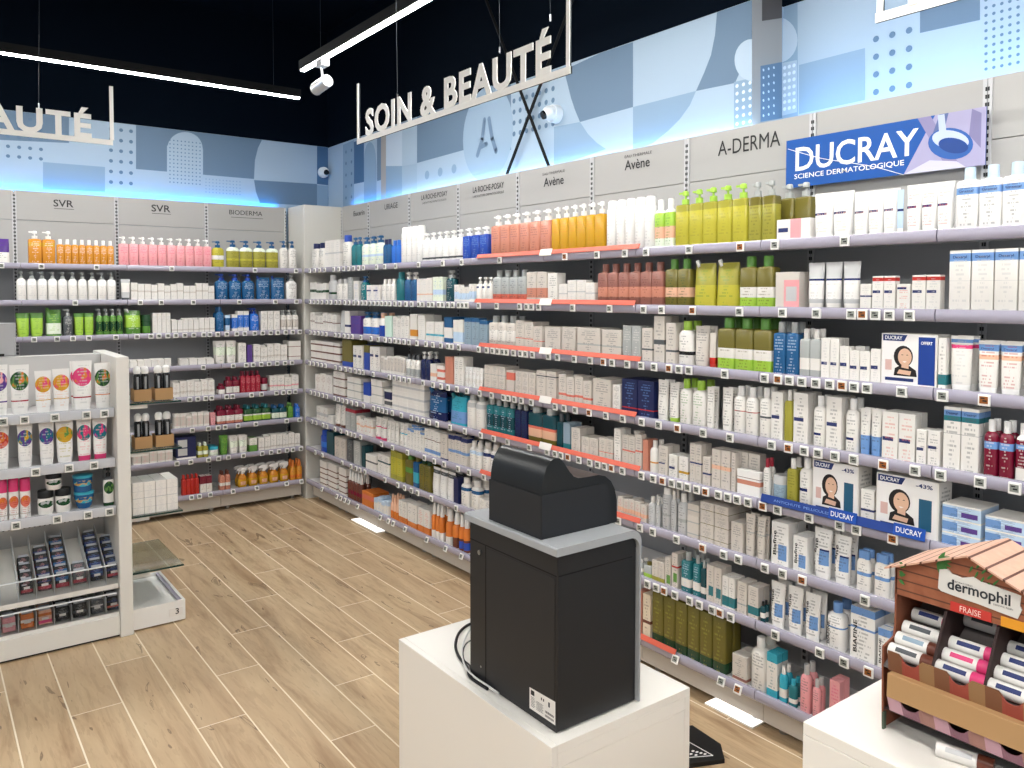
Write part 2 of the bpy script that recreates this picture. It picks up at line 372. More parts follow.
def tagmesh(orange):
    bm = bmesh.new()
    box(bm, -.0165, .0165, -.009, -.001, -.034, 0, 0, .0015)
    box(bm, -.0115, .0115, -.0098, -.0085, -.027, -.006, 1)
    box(bm, -.008, .003, -.0102, -.0096, -.013, -.0095, 2); box(bm, -.003, .0085, -.0102, -.0096, -.021, -.0165, 2)
    me = bpy.data.meshes.new('price_tag'); bm.to_mesh(me); bm.free()
    for q in (tagw, dispo if orange else mat('tag_screen_pale', '8C9089', .35), ink): me.materials.append(q)
    return me
TG = [tagmesh(False), tagmesh(True)]
RTAGS = [
 [311,316,321,326,330,335,340,345,350,355,360,365,370,378,386,397,420,444,463,501,566,598,626,647,690,741,775.5,845],
 [311,315,319,323,328,332,337,341,346,350,355,359,363,367,371,375,379,383,387,391,396,401,407,413,420,424,430,434,440,444,449,454,460,464,468,472,480,498,521,528,533,540,574,611,645,663,694,741,784,818,853,864,877,891,911],
 [311,315,319,323,327,331,336,340,345,349,353,362,372,379,386,391,396,400,405,410,418,427,434,442,449,453,460,471,480,488,494,499,504,508,515,522,527,534,550,559,576,592,605,614,629,643,656,671,681,691,727,767,780.5,792,804.5,818.5,832.5,845,857,870,905,946,988],
 [310,314,318,322,326,331,336,341,346,351,356,360,364,369,374,390,395,400,405,410,414,424,434,442,449,458,468,481,493,505,510,516,523,533,542,557,566,577,591,608,625,644,661,680,706,733,763,775,792,808,822,839,858,888,920,946,986,1021],
 [311,315,319,323,327,331,335,339,343,347,352,357,364,369,374,379,383,387,393,402,412,418,424,430,438,451,466,482,495,509,531,549,557,563,570,581,592,600,607,614,625,634,644,656,665.5,675,683,691,700,709,722,731.5,741,752,767,782,814,845,862,899],
 [312,316,323,327,335,341,347,351,355,361,369,382,393,408,425,435,445,459,470,485,500,621,643,656,680,706.5,728,743,770,788,808,872],
 [315,322,331,342,351,356,360,365,370,385,398,405,412,418,432,457,472,490,640,651,660,668,679,694,704,717,725,736,781.5,827,852,877],
 [322,337,341,345,349,358,370,381,389,394,406,428,447,463,642,681,728,745]]
BTAGS = [[2,42,97,172,255,296],[75,129,140,161,193,239,275,296],[33,56,72,88,115,136,150,158,167,175,184,193,203,209,217,226,236,244,254,262,270,277,285,292,299],
 [161,202,232,245,252,260,268,276,284,291,300],[188,196,204,210,225,231,250,260,275,282,288,294,301],[190,206,216,223,236,254,285,298],
 [174,188,206,216,226,241,260,269,277,285,291,299],[188,196,207,219,230,254,284,299]]
RAIL = [(.014, 0), (.002, 0), (-.001, -.005), (-.0035, -.018), (-.002, -.031), (.004, -.038), (.014, -.038)]
def bay(wall, a, b, k, cross=None):
    """one shelving bay; wall 'r': a > b are Y limits; wall 'b': a < b are X limits"""
    lo, hi = min(a, b), max(a, b)
    if wall == 'r':
        F = lambda u, d, z: (XB-d, u, z); P0, PL = XB, XL       # u along the wall, d out from the back panel
        t = empty('shelving_unit', (XB-.16, (lo+hi)/2, 0)); where = 'right wall'
    else:
        F = lambda u, d, z: (u, YB-d, z); P0, PL = YB, YL
        t = empty('shelving_unit', ((lo+hi)/2, YB-.16, 0)); where = 'back wall'
    D = P0-PL
    def bx(bm, u0, u1, d0, d1, z0, z1, mi=0):
        p, q = F(u0, d0, z0), F(u1, d1, z1)
        box(bm, *sorted((p[0], q[0])), *sorted((p[1], q[1])), z0, z1, mi)
    e = .0015
    bm = bmesh.new(); bx(bm, lo+e, hi-e, -.018, 0, .04, 1.83); fin('back_panel', bm, darkp, t)
    bm = bmesh.new(); bx(bm, lo+e, hi-e, -.018, .002, 2.142, ZT); bx(bm, lo+e, hi-e, -.018, .002, 1.832, 2.139); hp = fin('header_panel', bm, lightp, t)
    for u, sg in ((lo, 1), (hi, -1)):
        bm = bmesh.new(); bx(bm, *sorted((u+sg*.001, u+sg*.014)), 0.0021, .008, .04, ZT-.004, 0)
        z = ZT-.03
        while z > .2:
            bx(bm, *sorted((u+sg*.001, u+sg*.0065)), .0075, .0086, z-.013, z, 1); z -= .025
        fin('upright', bm, [upm, slotm], t)
    bm = bmesh.new(); bx(bm, lo+e, hi-e, D-.068, D-.055, .03, .125); fin('plinth_panel', bm, plinthm, t)
    bm = bmesh.new()
    for u in (lo+.06, hi-.06): cyl(bm, F(u, D-.10, 0), F(u, D-.10, .03), .018); cyl(bm, F(u, .04, 0), F(u, .04, .04), .018)
    fin('levelling_feet', bm, mat('steel', 'A9ABAD', .3, 1), t)
    for s in range(8):
        bm = bmesh.new(); z = LT[s]-.006
        bx(bm, lo+e, hi-e, .003, D-.014, z-.018, z); sh = fin('shelf', bm, shelfm, t)
        if wall == 'b' and k == 4 and s > 3: pass
        bm = bmesh.new()
        fn = (lambda p, q, d: (XL+p, d, LT[s]+q)) if wall == 'r' else (lambda p, q, d: (d, YL+p, LT[s]+q))
        prism(bm, RAIL, fn, lo+.002, hi-.002)
        fin('price_rail', bm, railm, sh, smooth=True, angle=50)
        for i, px in enumerate((RTAGS if wall == 'r' else BTAGS)[s]):
            u = at(px, 300, 0, XL)[1] if wall == 'r' else at(px, 300, 1, YL)[0]
            if not lo+.02 < u < hi-.02: continue
            o = bpy.data.objects.new('price_tag', TG[(i*7+s*3) % 5 == 0 if px > 560 else 0]); COL.objects.link(o); o.parent = sh
            o.location = (XL-.003, u, LT[s]-.004) if wall == 'r' else (u, YL-.003, LT[s]-.004)
            o.rotation_euler = (0, 0, -PI/2) if wall == 'r' else (0, 0, 0)
            if s == 7: o.rotation_euler = (math.radians(-22), 0, o.rotation_euler[2])
    return t, hp
YE = [6.06, 5.574, 4.946, 4.318, 3.69, 3.062, 2.434, 1.806, 1.178, .55]
bw = ['corner', 'second', 'third', 'fourth', 'fifth', 'sixth', 'seventh', 'eighth', 'nearest']
HP = []
for k in range(9):
    t, hp = bay('r', YE[k], YE[k+1], k+1); HP.append(hp)
    L_ = ['first shelving bay from the corner on the right wall', 'second shelving bay from the corner on the right wall', 'third shelving bay from the corner on the right wall',
          'fourth shelving bay from the corner on the right wall', 'fifth bay from the corner on the right wall, salmon and gold bottles on top',
          'sixth bay from the corner on the right wall, white aerosols on top', 'seventh bay from the corner on the right wall, yellow-green bottles on top',
          'eighth bay from the corner on the right wall, behind the blue banner', 'nearest shelving bay on the right wall, at the right picture edge'][k]
    tag(t, L_, 'shelving', 'shelving bays along the right wall')
XE = [-.07, .56, 1.192, 1.825, 2.46]
HB = []
for k in range(4):
    t, hp = bay('b', XE[k], XE[k+1], k+1); HB.append(hp)
    tag(t, ['leftmost shelving bay on the back wall, cut by the picture edge', 'second back wall bay from the left, amber bottles on top',
            'third back wall bay from the left, pink bottles on top', 'back wall bay next to the corner, yellow pump bottles on top'][k], 'shelving', 'shelving bays along the back wall')
# corner filler
bm = bmesh.new(); box(bm, 2.481, 2.80, 6.072, 6.40, 0, ZT, 0, .002)
cf = fin('corner_filler', bm, mat('filler_panel', 'D2D0C9', .5)); tag(cf, 'tall pale filler column closing the corner between the two shelving walls', 'column')
# brand lettering on header panels
def RT(s, x, y, w, h, k, nm='brand_lettering', b=0): 
    p = at(x, y, 0, XB-.004); p0 = at(x-w/2, y, 0, XB-.004); p1 = at(x+w/2, y, 0, XB-.004)
    pt, pb = at(x, y-h/2, 0, XB-.004), at(x, y+h/2, 0, XB-.004)
    text(nm, s, p, abs(p0[1]-p1[1]), pt[2]-pb[2], 'r', ink, HP[k], bold=b)
def BT(s, x, y, w, h, k, b=0):
    p = at(x, y, 1, YB-.004); p0 = at(x-w/2, y, 1, YB-.004); p1 = at(x+w/2, y, 1, YB-.004)
    text('brand_lettering', s, p, abs(p0[0]-p1[0]), at(x, y-h/2, 1, YB-.004)[2]-at(x, y+h/2, 1, YB-.004)[2], 'b', ink, HB[k], bold=b)
RT('Eucerin', 359, 213, 11, 5, 0, b=.01); RT('URIAGE', 391, 206, 13, 5.5, 1); RT('LA ROCHE-POSAY', 434, 195.5, 26, 5, 2, b=.01); RT('LABORATOIRE DERMATOLOGIQUE', 434, 201.5, 24, 2.2, 2)
RT('LA ROCHE-POSAY', 488, 187.5, 31, 6, 3, b=.01); RT('LABORATOIRE DERMATOLOGIQUE', 488, 194.5, 31, 2.6, 3)
RT('EAU THERMALE', 553.5, 172.5, 22, 2.6, 4); RT('Avène', 553.5, 181, 20, 9, 4, b=.01); RT('EAU THERMALE', 638, 154.5, 27, 2.8, 5); RT('Avène', 637, 163.5, 25, 10, 5, b=.01)
RT('A-DERMA', 748, 143.5, 62, 15, 6)
BT('SVR', 63.5, 203.5, 20, 7, 1, .01); BT('SVR', 161, 208.5, 19, 7, 2, .01); BT('BIODERMA', 246, 213, 33, 4.5, 3, 0)
bm = bmesh.new()
for xa, xb_, yy, k in ((54, 74, 208.3, 1), (152, 171, 213.2, 2), (231, 263, 217, 3)):
    a, b = at(xa, yy, 1, YB-.004), at(xb_, yy, 1, YB-.004); box(bm, a[0], b[0], YB-.005, YB-.003, a[2]-.002, a[2]+.001)
    fin('underline', bm, ink, HB[k]); bm = bmesh.new()
bm.free()
# blue banner
ban = empty('brand_banner', (2.77, 1.5, 1.86)); tag(ban, 'blue brand banner with white lettering above the white tubes on the right wall', 'sign')
b0, b1 = at(786.3, 141, 0, 2.765), at(985, 170, 0, 2.765)
yb0, yb1 = b0[1], b1[1]; zt_, zb_ = at(786.3, 141, 0, 2.765)[2], at(786, 188.5, 0, 2.765)[2]
bm = bmesh.new(); box(bm, 2.766, 2.77, yb1, yb0, zb_, zt_); fin('board', bm, mat('banner_blue', '1753A3', .35), ban)
X_ = 2.7655
poly('printed_photo', [Vector((X_, y, z)) for y, z in ((yb1+(yb0-yb1)*.22, zt_), (yb1, zt_), (yb1, zb_), (yb1+(yb0-yb1)*.36, zb_))], mat('banner_lilac', 'A5A1C2', .4), ban)
def ell(cy, cz, ry, rz, X, m_, par, nm, rot=0): 
    return poly(nm, [Vector((X, cy+ry*math.cos(t*PI/12)*math.cos(rot)-rz*math.sin(t*PI/12)*math.sin(rot), cz+ry*math.cos(t*PI/12)*math.sin(rot)+rz*math.sin(t*PI/12)*math.cos(rot))) for t in range(24)], m_, par)
cyb, czb = yb1+(yb0-yb1)*.15, zb_+(zt_-zb_)*.45
ell(cyb, czb, .075, .05, X_-.0006, mat('flask_blue', '2C5DA8', .3), ban, 'flask_picture', .35); ell(cyb, czb+.012, .062, .03, X_-.0010, mat('flask_pale', 'B9C6E4', .3), ban, 'flask_picture', .35)
ell(cyb-.01, czb-.008, .05, .024, X_-.0014, mat('flask_deep', '1B4289', .3), ban, 'flask_picture', .35)
poly('flask_neck', [Vector((X_-.0016, cyb+a, czb+b)) for a, b in ((.035, .03), (.012, .035), (.02, .1), (.042, .1))], mat('flask_pale', 'B9C6E4', .3), ban)
for k_, (pts_, c_) in enumerate((((( .30, 1), (.24, 1), (.10, 0), (.16, 0)), '8C86AE'), (((.20, 1), (.16, 1), (.19, .5), (.24, .55)), '5C6C9C'), (((.06, 1), (.02, .9), (.02, .3), (.07, .55)), '7F7BA3'), (((.36, 0), (.24, .2), (.12, .12), (.08, 0)), 'C9C7DA'))):
    poly('flask_picture', [Vector((2.76545-k_*.00002, yb1+(yb0-yb1)*a, zb_+(zt_-zb_)*b)) for a, b in pts_], mat('banner_shade_%s' % c_, c_, .4), ban)
bw_ = mat('white_print', 'F7F8FA', .4)
text('banner_lettering', 'DUCRAY', at(853, 151, 0, X_-.0006), abs(at(794, 150, 0, X_)[1]-at(916, 150, 0, X_)[1]), .092, 'r', bw_, ban, bold=.014)
text('banner_subtitle', 'SCIENCE DERMATOLOGIQUE', at(846, 170.5, 0, X_-.0006), abs(at(793, 170, 0, X_)[1]-at(902, 170, 0, X_)[1]), .022, 'r', bw_, ban, bold=.006)
bm = bmesh.new(); tube_path(bm, smoothpts([at(788, 149, 0, X_-.002), at(820, 158, 0, X_-.002), at(845, 162, 0, X_-.002), at(875, 167, 0, X_-.002), at(904, 175, 0, X_-.002)]), .0012, 5)
fin('curved_line', bm, bw_, ban)
# coral and blue strips clipped on the rails
coral = mat('coral_strip', 'D9644E', .4); coralp = mat('coral_dull', 'B85A4C', .4)
for s, (xa, xb_) in enumerate([(478, 640), (476, 636), (480, 642), (480, 638), (482, 642), (481, 643), None or (0, 0), (600, 680)]):
    if s == 6: continue
    y0, y1 = at(xa, 300, 0, XL)[1], at(xb_, 300, 0, XL)[1]
    t = empty('promotion_strip', (XL-.008, (y0+y1)/2, LT[s]))
    bm = bmesh.new(); prism(bm, [(-.004, -.006), (-.006, -.004), (.004, .024), (.006, .023)], lambda p, q, d, s=s: (XL-.006+p, d, LT[s]+q*.72), y1, y0); fin('strip', bm, coral, t)
    if s < 6:
        ym = at(547, 300, 0, XL)[1]; bm = bmesh.new(); prism(bm, [(-.006, -.012), (-.008, -.010), (.002, .022), (.004, .021)], lambda p, q, d, s=s: (XL-.007+p, d, LT[s]+q), ym-.045, ym+.045)
        fin('holder', bm, whitem, t)
    tag(t, 'coral promotion strip on the %s shelf rail of the right wall' % ORD[s], 'strip', 'coral strips on the shelf rails')
t = empty('brand_strip', (XL-.008, at(845, 520, 0, XL)[1], LT[4]))
y0, y1 = at(763, 500, 0, XL)[1], at(927, 500, 0, XL)[1]
fn = lambda p, q, d: (XL-.010+p, d, LT[4]+q)
bm = bmesh.new(); prism(bm, [(-.004, -.004), (-.006, -.002), (.002, .026), (.004, .025)], fn, y1, y0); fin('strip', bm, mat('strip_navy', '1D3E8C', .4), t)
for xc, w_ in ((845, .1), (912, .1)):
    yc = at(xc, 500, 0, XL)[1]
    bm = bmesh.new(); prism(bm, [(-.006, -.004), (-.008, -.002), (-.002, .034), (.0, .033)], fn, yc-w_/2, yc+w_/2); fin('logo_plate', bm, mat('strip_blue', '1A4FB0', .4), t)
    text('strip_lettering', 'DUCRAY', (XL-.0165, yc, LT[4]+.016), w_*.82, .018, 'r', bw_, t, bold=.02)
text('strip_lettering', 'ANTICHUTE  PELLICULES', (XL-.0135, at(803, 500, 0, XL)[1], LT[4]+.012), .22, .009, 'r', mat('strip_print', '7FA0DC', .4), t, bold=.01)
tag(t, 'blue strip with white lettering on the fifth shelf rail, below the boxed sets', 'strip')
# ------------------------------------------------------------------ products
NAMES = dict(blk='square_bottle', box='carton', bottle='bottle', sq='square_bottle', pump='pump_bottle', sqpump='square_pump_bottle', can='aerosol_can', tube='cream_tube',
             pouch='refill_pouch', jar='cream_jar', trigger='trigger_spray_bottle', spray='spray_bottle', flip='flip_cap_bottle', stick='stick_tube')
CATS = dict(blk='bottle', box='box', bottle='bottle', sq='bottle', pump='bottle', sqpump='bottle', can='can', tube='tube', pouch='pouch', jar='jar', trigger='bottle', spray='bottle', flip='bottle', stick='tube')
def depth_of(kind, W, H):
    if kind == 'box': return min(max(W*.75, .03), .062)
    if kind in ('can', 'jar', 'stick', 'spray'): return W
    if kind in ('tube', 'pouch'): return min(W*.62, .05)
    if kind == 'flip': return W*.5
    return min(W*.8, .055)
def cap_mat(c): return mat('cap_'+c, CC[c], .35)
def make(kind, W, D, H, style, name=None):
    ps = style.split(';'); st = ps[0]; cp = ps[1] if len(ps) > 1 else 'w'; bm = bmesh.new(); w, d = W/2, D/2; kids = []
    nm = name or NAMES[kind]
    soft = kind != 'box'; M = pack(st, soft)
    def child(n, b, m_, sm=True): kids.append((n, b, m_, sm))
    if kind == 'box':
        box(bm, -w, w, -d, d, 0, H, 0, min(.0009, W*.03)); sm = False
    elif kind in ('bottle', 'sq', 'flip'):
        e = 6 if kind == 'sq' else 2.8; q1, q2, q3 = (.93, .975, .9) if kind == 'sq' else (.86, .95, .82); hb = .8*H if kind != 'flip' else .82*H; cw = .5*w if kind != 'flip' else .82*w
        loft(bm, [(0, w*.93, d*.9, e), (.006, w, d, e), (hb*q1, w, d, e), (hb*q2, w*q3, d*q3, e), (hb, cw*.9, min(cw, d)*.9, 2)], 16); sm = True
        b = bmesh.new(); cd = min(cw, d)
        if kind == 'flip': loft(b, [(hb*.985, cw, d*.85, 2.6), (H*.995, cw*.95, d*.8, 2.6), (H, cw*.9, d*.75, 2.6)], 14)
        else: loft(b, [(hb*.985, cw, cd), (H*.99, cw*.97, cd*.97), (H, cw*.88, cd*.88)], 12)
        child('cap', b, cap_mat(cp))
    elif kind == 'blk':
        loft(bm, [(0, w*.95, d*.9, 7), (.005, w, d, 7), (.9*H, w, d, 7), (.92*H, w*.94, d*.9, 7), (.925*H, w*.4, w*.4, 2)], 20); sm = True
        b = bmesh.new(); loft(b, [(.922*H, w*.45, w*.45), (H, w*.45, w*.45)], 12); child('cap', b, cap_mat(cp))
    elif kind in ('pump', 'sqpump'):
        e = 6 if kind == 'sqpump' else 2.8; hb = .76*H; q1, q2, q3 = (.94, .98, .9) if kind == 'sqpump' else (.86, .95, .8)
        loft(bm, [(0, w*.93, d*.9, e), (.006, w, d, e), (hb*q1, w, d, e), (hb*q2, w*q3, d*q3, e), (hb, w*.42, min(w*.42, d), 2)], 16); sm = True
        b = bmesh.new(); cw = w*.45; cd = min(cw, d)
        loft(b, [(hb*.985, cw, cd), (hb+.09*H, cw*.95, cd*.95)], 12); child('collar', b, cap_mat(cp))
        b = bmesh.new(); loft(b, [(hb+.08*H, .3*cw, .3*cw), (.93*H, .3*cw, .3*cw)], 8)
        loft(b, [(.915*H, .85*cw, .85*cd), (.985*H, .8*cw, .8*cd), (H, .55*cw, .55*cd)], 10)
        box(b, -.9*w, 0, -cd*.35, cd*.35, .945*H, .98*H); child('pump', b, cap_mat(cp))
    elif kind == 'can':
        loft(bm, [(0, w*.9, d*.9), (.004, w, d), (.8*H, w, d), (.84*H, w*.86, d*.86)], 16); sm = True
        b = bmesh.new(); loft(b, [(.82*H, w*.84, d*.84), (.97*H, w*.8, d*.8), (.995*H, w*.62, d*.62), (H, w*.3, d*.3)], 14); child('cap', b, cap_mat(cp))
    elif kind == 'spray':
        loft(bm, [(0, w*.95, d*.95), (.004, w, d), (.6*H, w, d), (.68*H, w*.6, d*.6)], 14); sm = True
        b = bmesh.new(); loft(b, [(.67*H, w*.66, d*.66), (.8*H, w*.6, d*.6), (.98*H, w*.42, d*.42), (H, w*.3, d*.3)], 12); child('nozzle_cap', b, cap_mat(cp))
    elif kind == 'tube':
        hc = .13*H
        loft(bm, [(hc*.98, w*.86, d*.9, 2.2), (hc+.3*(H-hc), w*.9, d*.88, 2.4), (hc+.7*(H-hc), w*.93, d*.5, 2.4), (hc+.93*(H-hc), w, d*.12, 3), (H, w, d*.1, 5)], 16); sm = True
        b = bmesh.new(); loft(b, [(0, w*.78, d*.84, 2.2), (hc, w*.82, d*.88, 2.2)], 14); child('cap', b, cap_mat(cp))
    elif kind == 'pouch':
        loft(bm, [(0, w*.95, d*.9, 3), (.06*H, w, d, 2.6), (.45*H, w*.98, d*.85, 2.4), (.75*H, w*.98, d*.5, 2.6), (.9*H, w*.96, d*.14, 4), (.94*H, w*.95, d*.08, 6)], 16); sm = True
        b = bmesh.new(); cyl(b, (-w*.62, 0, .86*H), (-w*.86, 0, H), w*.16, n=10); child('spout_cap', b, cap_mat(cp))
    elif kind == 'jar':
        loft(bm, [(0, w*.9, d*.9), (.15*H, w, d), (.66*H, w, d), (.7*H, w*.9, d*.9)], 18); sm = True
        b = bmesh.new(); loft(b, [(.69*H, w*1.0, d*1.0), (.97*H, w*1.0, d*1.0), (H, w*.94, d*.94)], 18); child('lid', b, cap_mat(cp))
    elif kind == 'stick':
        loft(bm, [(0, w*.95, d*.95), (.004, w, d), (.68*H, w, d)], 14); sm = True
        b = bmesh.new(); loft(b, [(.68*H, w*1.02, d*1.02), (.98*H, w*1.0, d*1.0), (H, w*.9, d*.9)], 14); child('lid', b, cap_mat(cp))
    elif kind == 'trigger':
        loft(bm, [(0, w*.7, d*.7, 2.4), (.05*H, w*.9, d*.9, 2.2), (.3*H, w, d, 2.2), (.55*H, w*.72, d*.8), (.68*H, w*.3, d*.42)], 16); sm = True
        b = bmesh.new(); loft(b, [(.67*H, w*.36, d*.5), (.76*H, w*.33, d*.46)], 10)
        prism(b, [(-1.05*w, .84*H), (-1.05*w, .94*H), (-.4*w, 1.0*H), (.7*w, 1.0*H), (.8*w, .86*H), (.4*w, .72*H), (-.35*w, .72*H), (-.2*w, .83*H)], lambda p, q, r_: (p, r_, q), -d*.5, d*.5)
        prism(b, [(-.55*w, .86*H), (-.8*w, .68*H), (-.68*w, .67*H), (-.38*w, .86*H)], lambda p, q, r_: (p, r_, q), -d*.2, d*.2); child('trigger_head', b, cap_mat(cp), False)
    root = fin(nm, bm, M, smooth=sm, angle=50)
    out = [root]
    for n, b, m_, s_ in kids:
        out.append(fin(n, b, m_, root, smooth=s_, local=True, angle=50))
    return out
def ordin(i):
    w_ = ['first', 'second', 'third', 'fourth', 'fifth', 'sixth', 'seventh', 'eighth', 'ninth', 'tenth', 'eleventh', 'twelfth']
    return w_[i] if i < 12 else '%dth' % (i+1) if (i+1) % 10 not in (1, 2, 3) or 10 < i+1 < 20 else '%d%s' % (i+1, {1: 'st', 2: 'nd', 3: 'rd'}[(i+1) % 10])
NUMW = ['zero', 'one', 'two', 'three', 'four', 'five', 'six', 'seven', 'eight', 'nine', 'ten', 'eleven', 'twelve']
REG = {}         # (wall, shelf, desc, row) -> [(image x, object)]
def dup(objs, loc, rz):
    c = objs[0].copy(); COL.objects.link(c); c.location = loc; c.rotation_euler = (0, 0, rz); c.parent = None
    for o in objs[1:]:
        q = o.copy(); COL.objects.link(q); q.parent = c; q.matrix_parent_inverse = Matrix.Identity(4)
    return c
def run(wall, s, x0, x1, yt, kind, n, style, desc, rows=None, stack=1, gap=.94, D=None, back=0.0, hb=None):
    f0 = .012 + back
    zs = LT[s]-.006
    if kind in ('sq', 'sqpump', 'blk') and gap == .94: gap = .975
    ax, val = (0, XL+f0) if wall == 'r' else (1, YL+f0)
    A, Bq = at(x0, 400, ax, val), at(x1, 400, ax, val); k = 1 if wall == 'r' else 0
    u0, u1 = A[k], Bq[k]; pitch = (u1-u0)/n; W = abs(pitch)*gap
    H = at((x0+x1)/2, yt, ax, val)[2]-zs
    if H < .02: H = .02
    top = (LT[s-1]-.026-zs-.004) if s else .5
    H = min(H, top-.002)/stack
    if D is None: D = depth_of(kind, W, H)
    if rows is None: rows = 2 if s >= 2 else 1
    rows = min(rows, int((.29-back)/(D+.004)))
    objs = make(kind, W, D, H, style); first = True
    rz = -PI/2 if wall == 'r' else 0
    for r in range(rows):
        for i in range(n):
            u = u0 + pitch*(i+.5)
            for q in range(stack):
                dd = f0 + D/2 + r*(D+.004)
                jr = random.uniform(-1, 1)*(.0 if gap > .97 else .02) if stack == 1 else 0
                dd += 0 if r else abs(random.uniform(0, .002))
                loc = (XL+dd, u, zs+q*(H+.0004)) if wall == 'r' else (u, YL+dd, zs+q*(H+.0004))
                o = dup(objs, loc, rz + jr*min(1, .03/max(W, .03)))
                if kind == 'box' and n >= 3 and stack == 1 and 'tall' not in desc and 'large' not in desc: o.scale[2] = random.choice((1, 1, .97, .93, .88, .84))
                REG.setdefault((wall, s, desc, r, q if stack > 1 else -1, kind), []).append(((x0+(x1-x0)*(i+.5)/n), o))
    for o in objs[::-1]: bpy.data.objects.remove(o)
    return u0, u1, zs, H, D
def dist_px(o):
    c = o.matrix_basis.translation; bb = [Vector(b) for b in o.bound_box]
    w = max(v.x for v in bb)-min(v.x for v in bb); h = max(v.z for v in bb); f = (c-EYEP).dot(AF)
    return w*h/f**2
EXTRA = []
def merge_rest():
    """of the cartons only the 300 that show largest stay single; the rest become one object"""
    L = []
    for key, R in REG.items():
        if key[5] == 'box':
            for it in R: L.append((dist_px(it[1])*(.12 if key[3] else 1), key, it))
    L.sort(key=lambda t: -t[0])
    keep = 300-len(EXTRA); rest = L[keep:]
    bm = bmesh.new(); slots = []; al = bm.verts.layers.float_vector.new('pk')
    for sc, key, it in rest:
        o = it[1]; me = o.data; m_ = me.materials[0]
        if m_ not in slots: slots.append(m_)
        mi = slots.index(m_); M4 = Matrix.LocRotScale(o.location, o.rotation_euler, o.scale); pk = me.attributes['pk'].data
        vs = []
        for i, v in enumerate(me.vertices):
            q = bm.verts.new(M4 @ v.co); q[al] = pk[i].vector; vs.append(q)
        for p in me.polygons:
            f = bm.faces.new([vs[i] for i in p.vertices]); f.material_index = mi
        REG[key].remove(it); bpy.data.objects.remove(o)
    me = bpy.data.meshes.new('small_cartons'); bm.to_mesh(me); bm.free()
    o = link('small_cartons', me, slots); o['kind'] = 'stuff'; tag(o, 'remaining small and back-row cartons on the shelves of both walls', 'boxes')
    print('cartons', len(L), 'merged', len(rest))
def label_runs():
    for (wall, s, desc, r, q, kind), L in REG.items():
        if not L: continue
        L.sort(key=lambda t: t[0]); n = len(L)
        where = '%s %s shelf' % ('right wall' if wall == 'r' else 'back wall', ORD[s]) if not wall.startswith('x') else wall[1:]
        for i, (x, o) in enumerate(L):
            d = ('back-row ' if r else '') + desc
            if q >= 0: d = ('lowest ', 'second-layer ', 'third-layer ')[q] + d
            lab = '%s, %s' % (d, where) if n == 1 else '%s, %s, %s of %s from left' % (d, where, ordin(i), NUMW[n] if n <= 12 else n)
            if len(lab.split()) > 16: lab = lab.replace(' from left', '')
            if len(lab.split()) > 16: print('LONG', lab)
            tag(o, lab, CATS[kind], '%ss on the %s' % (desc, where) if n > 1 else None)
W_ = 'w|t'
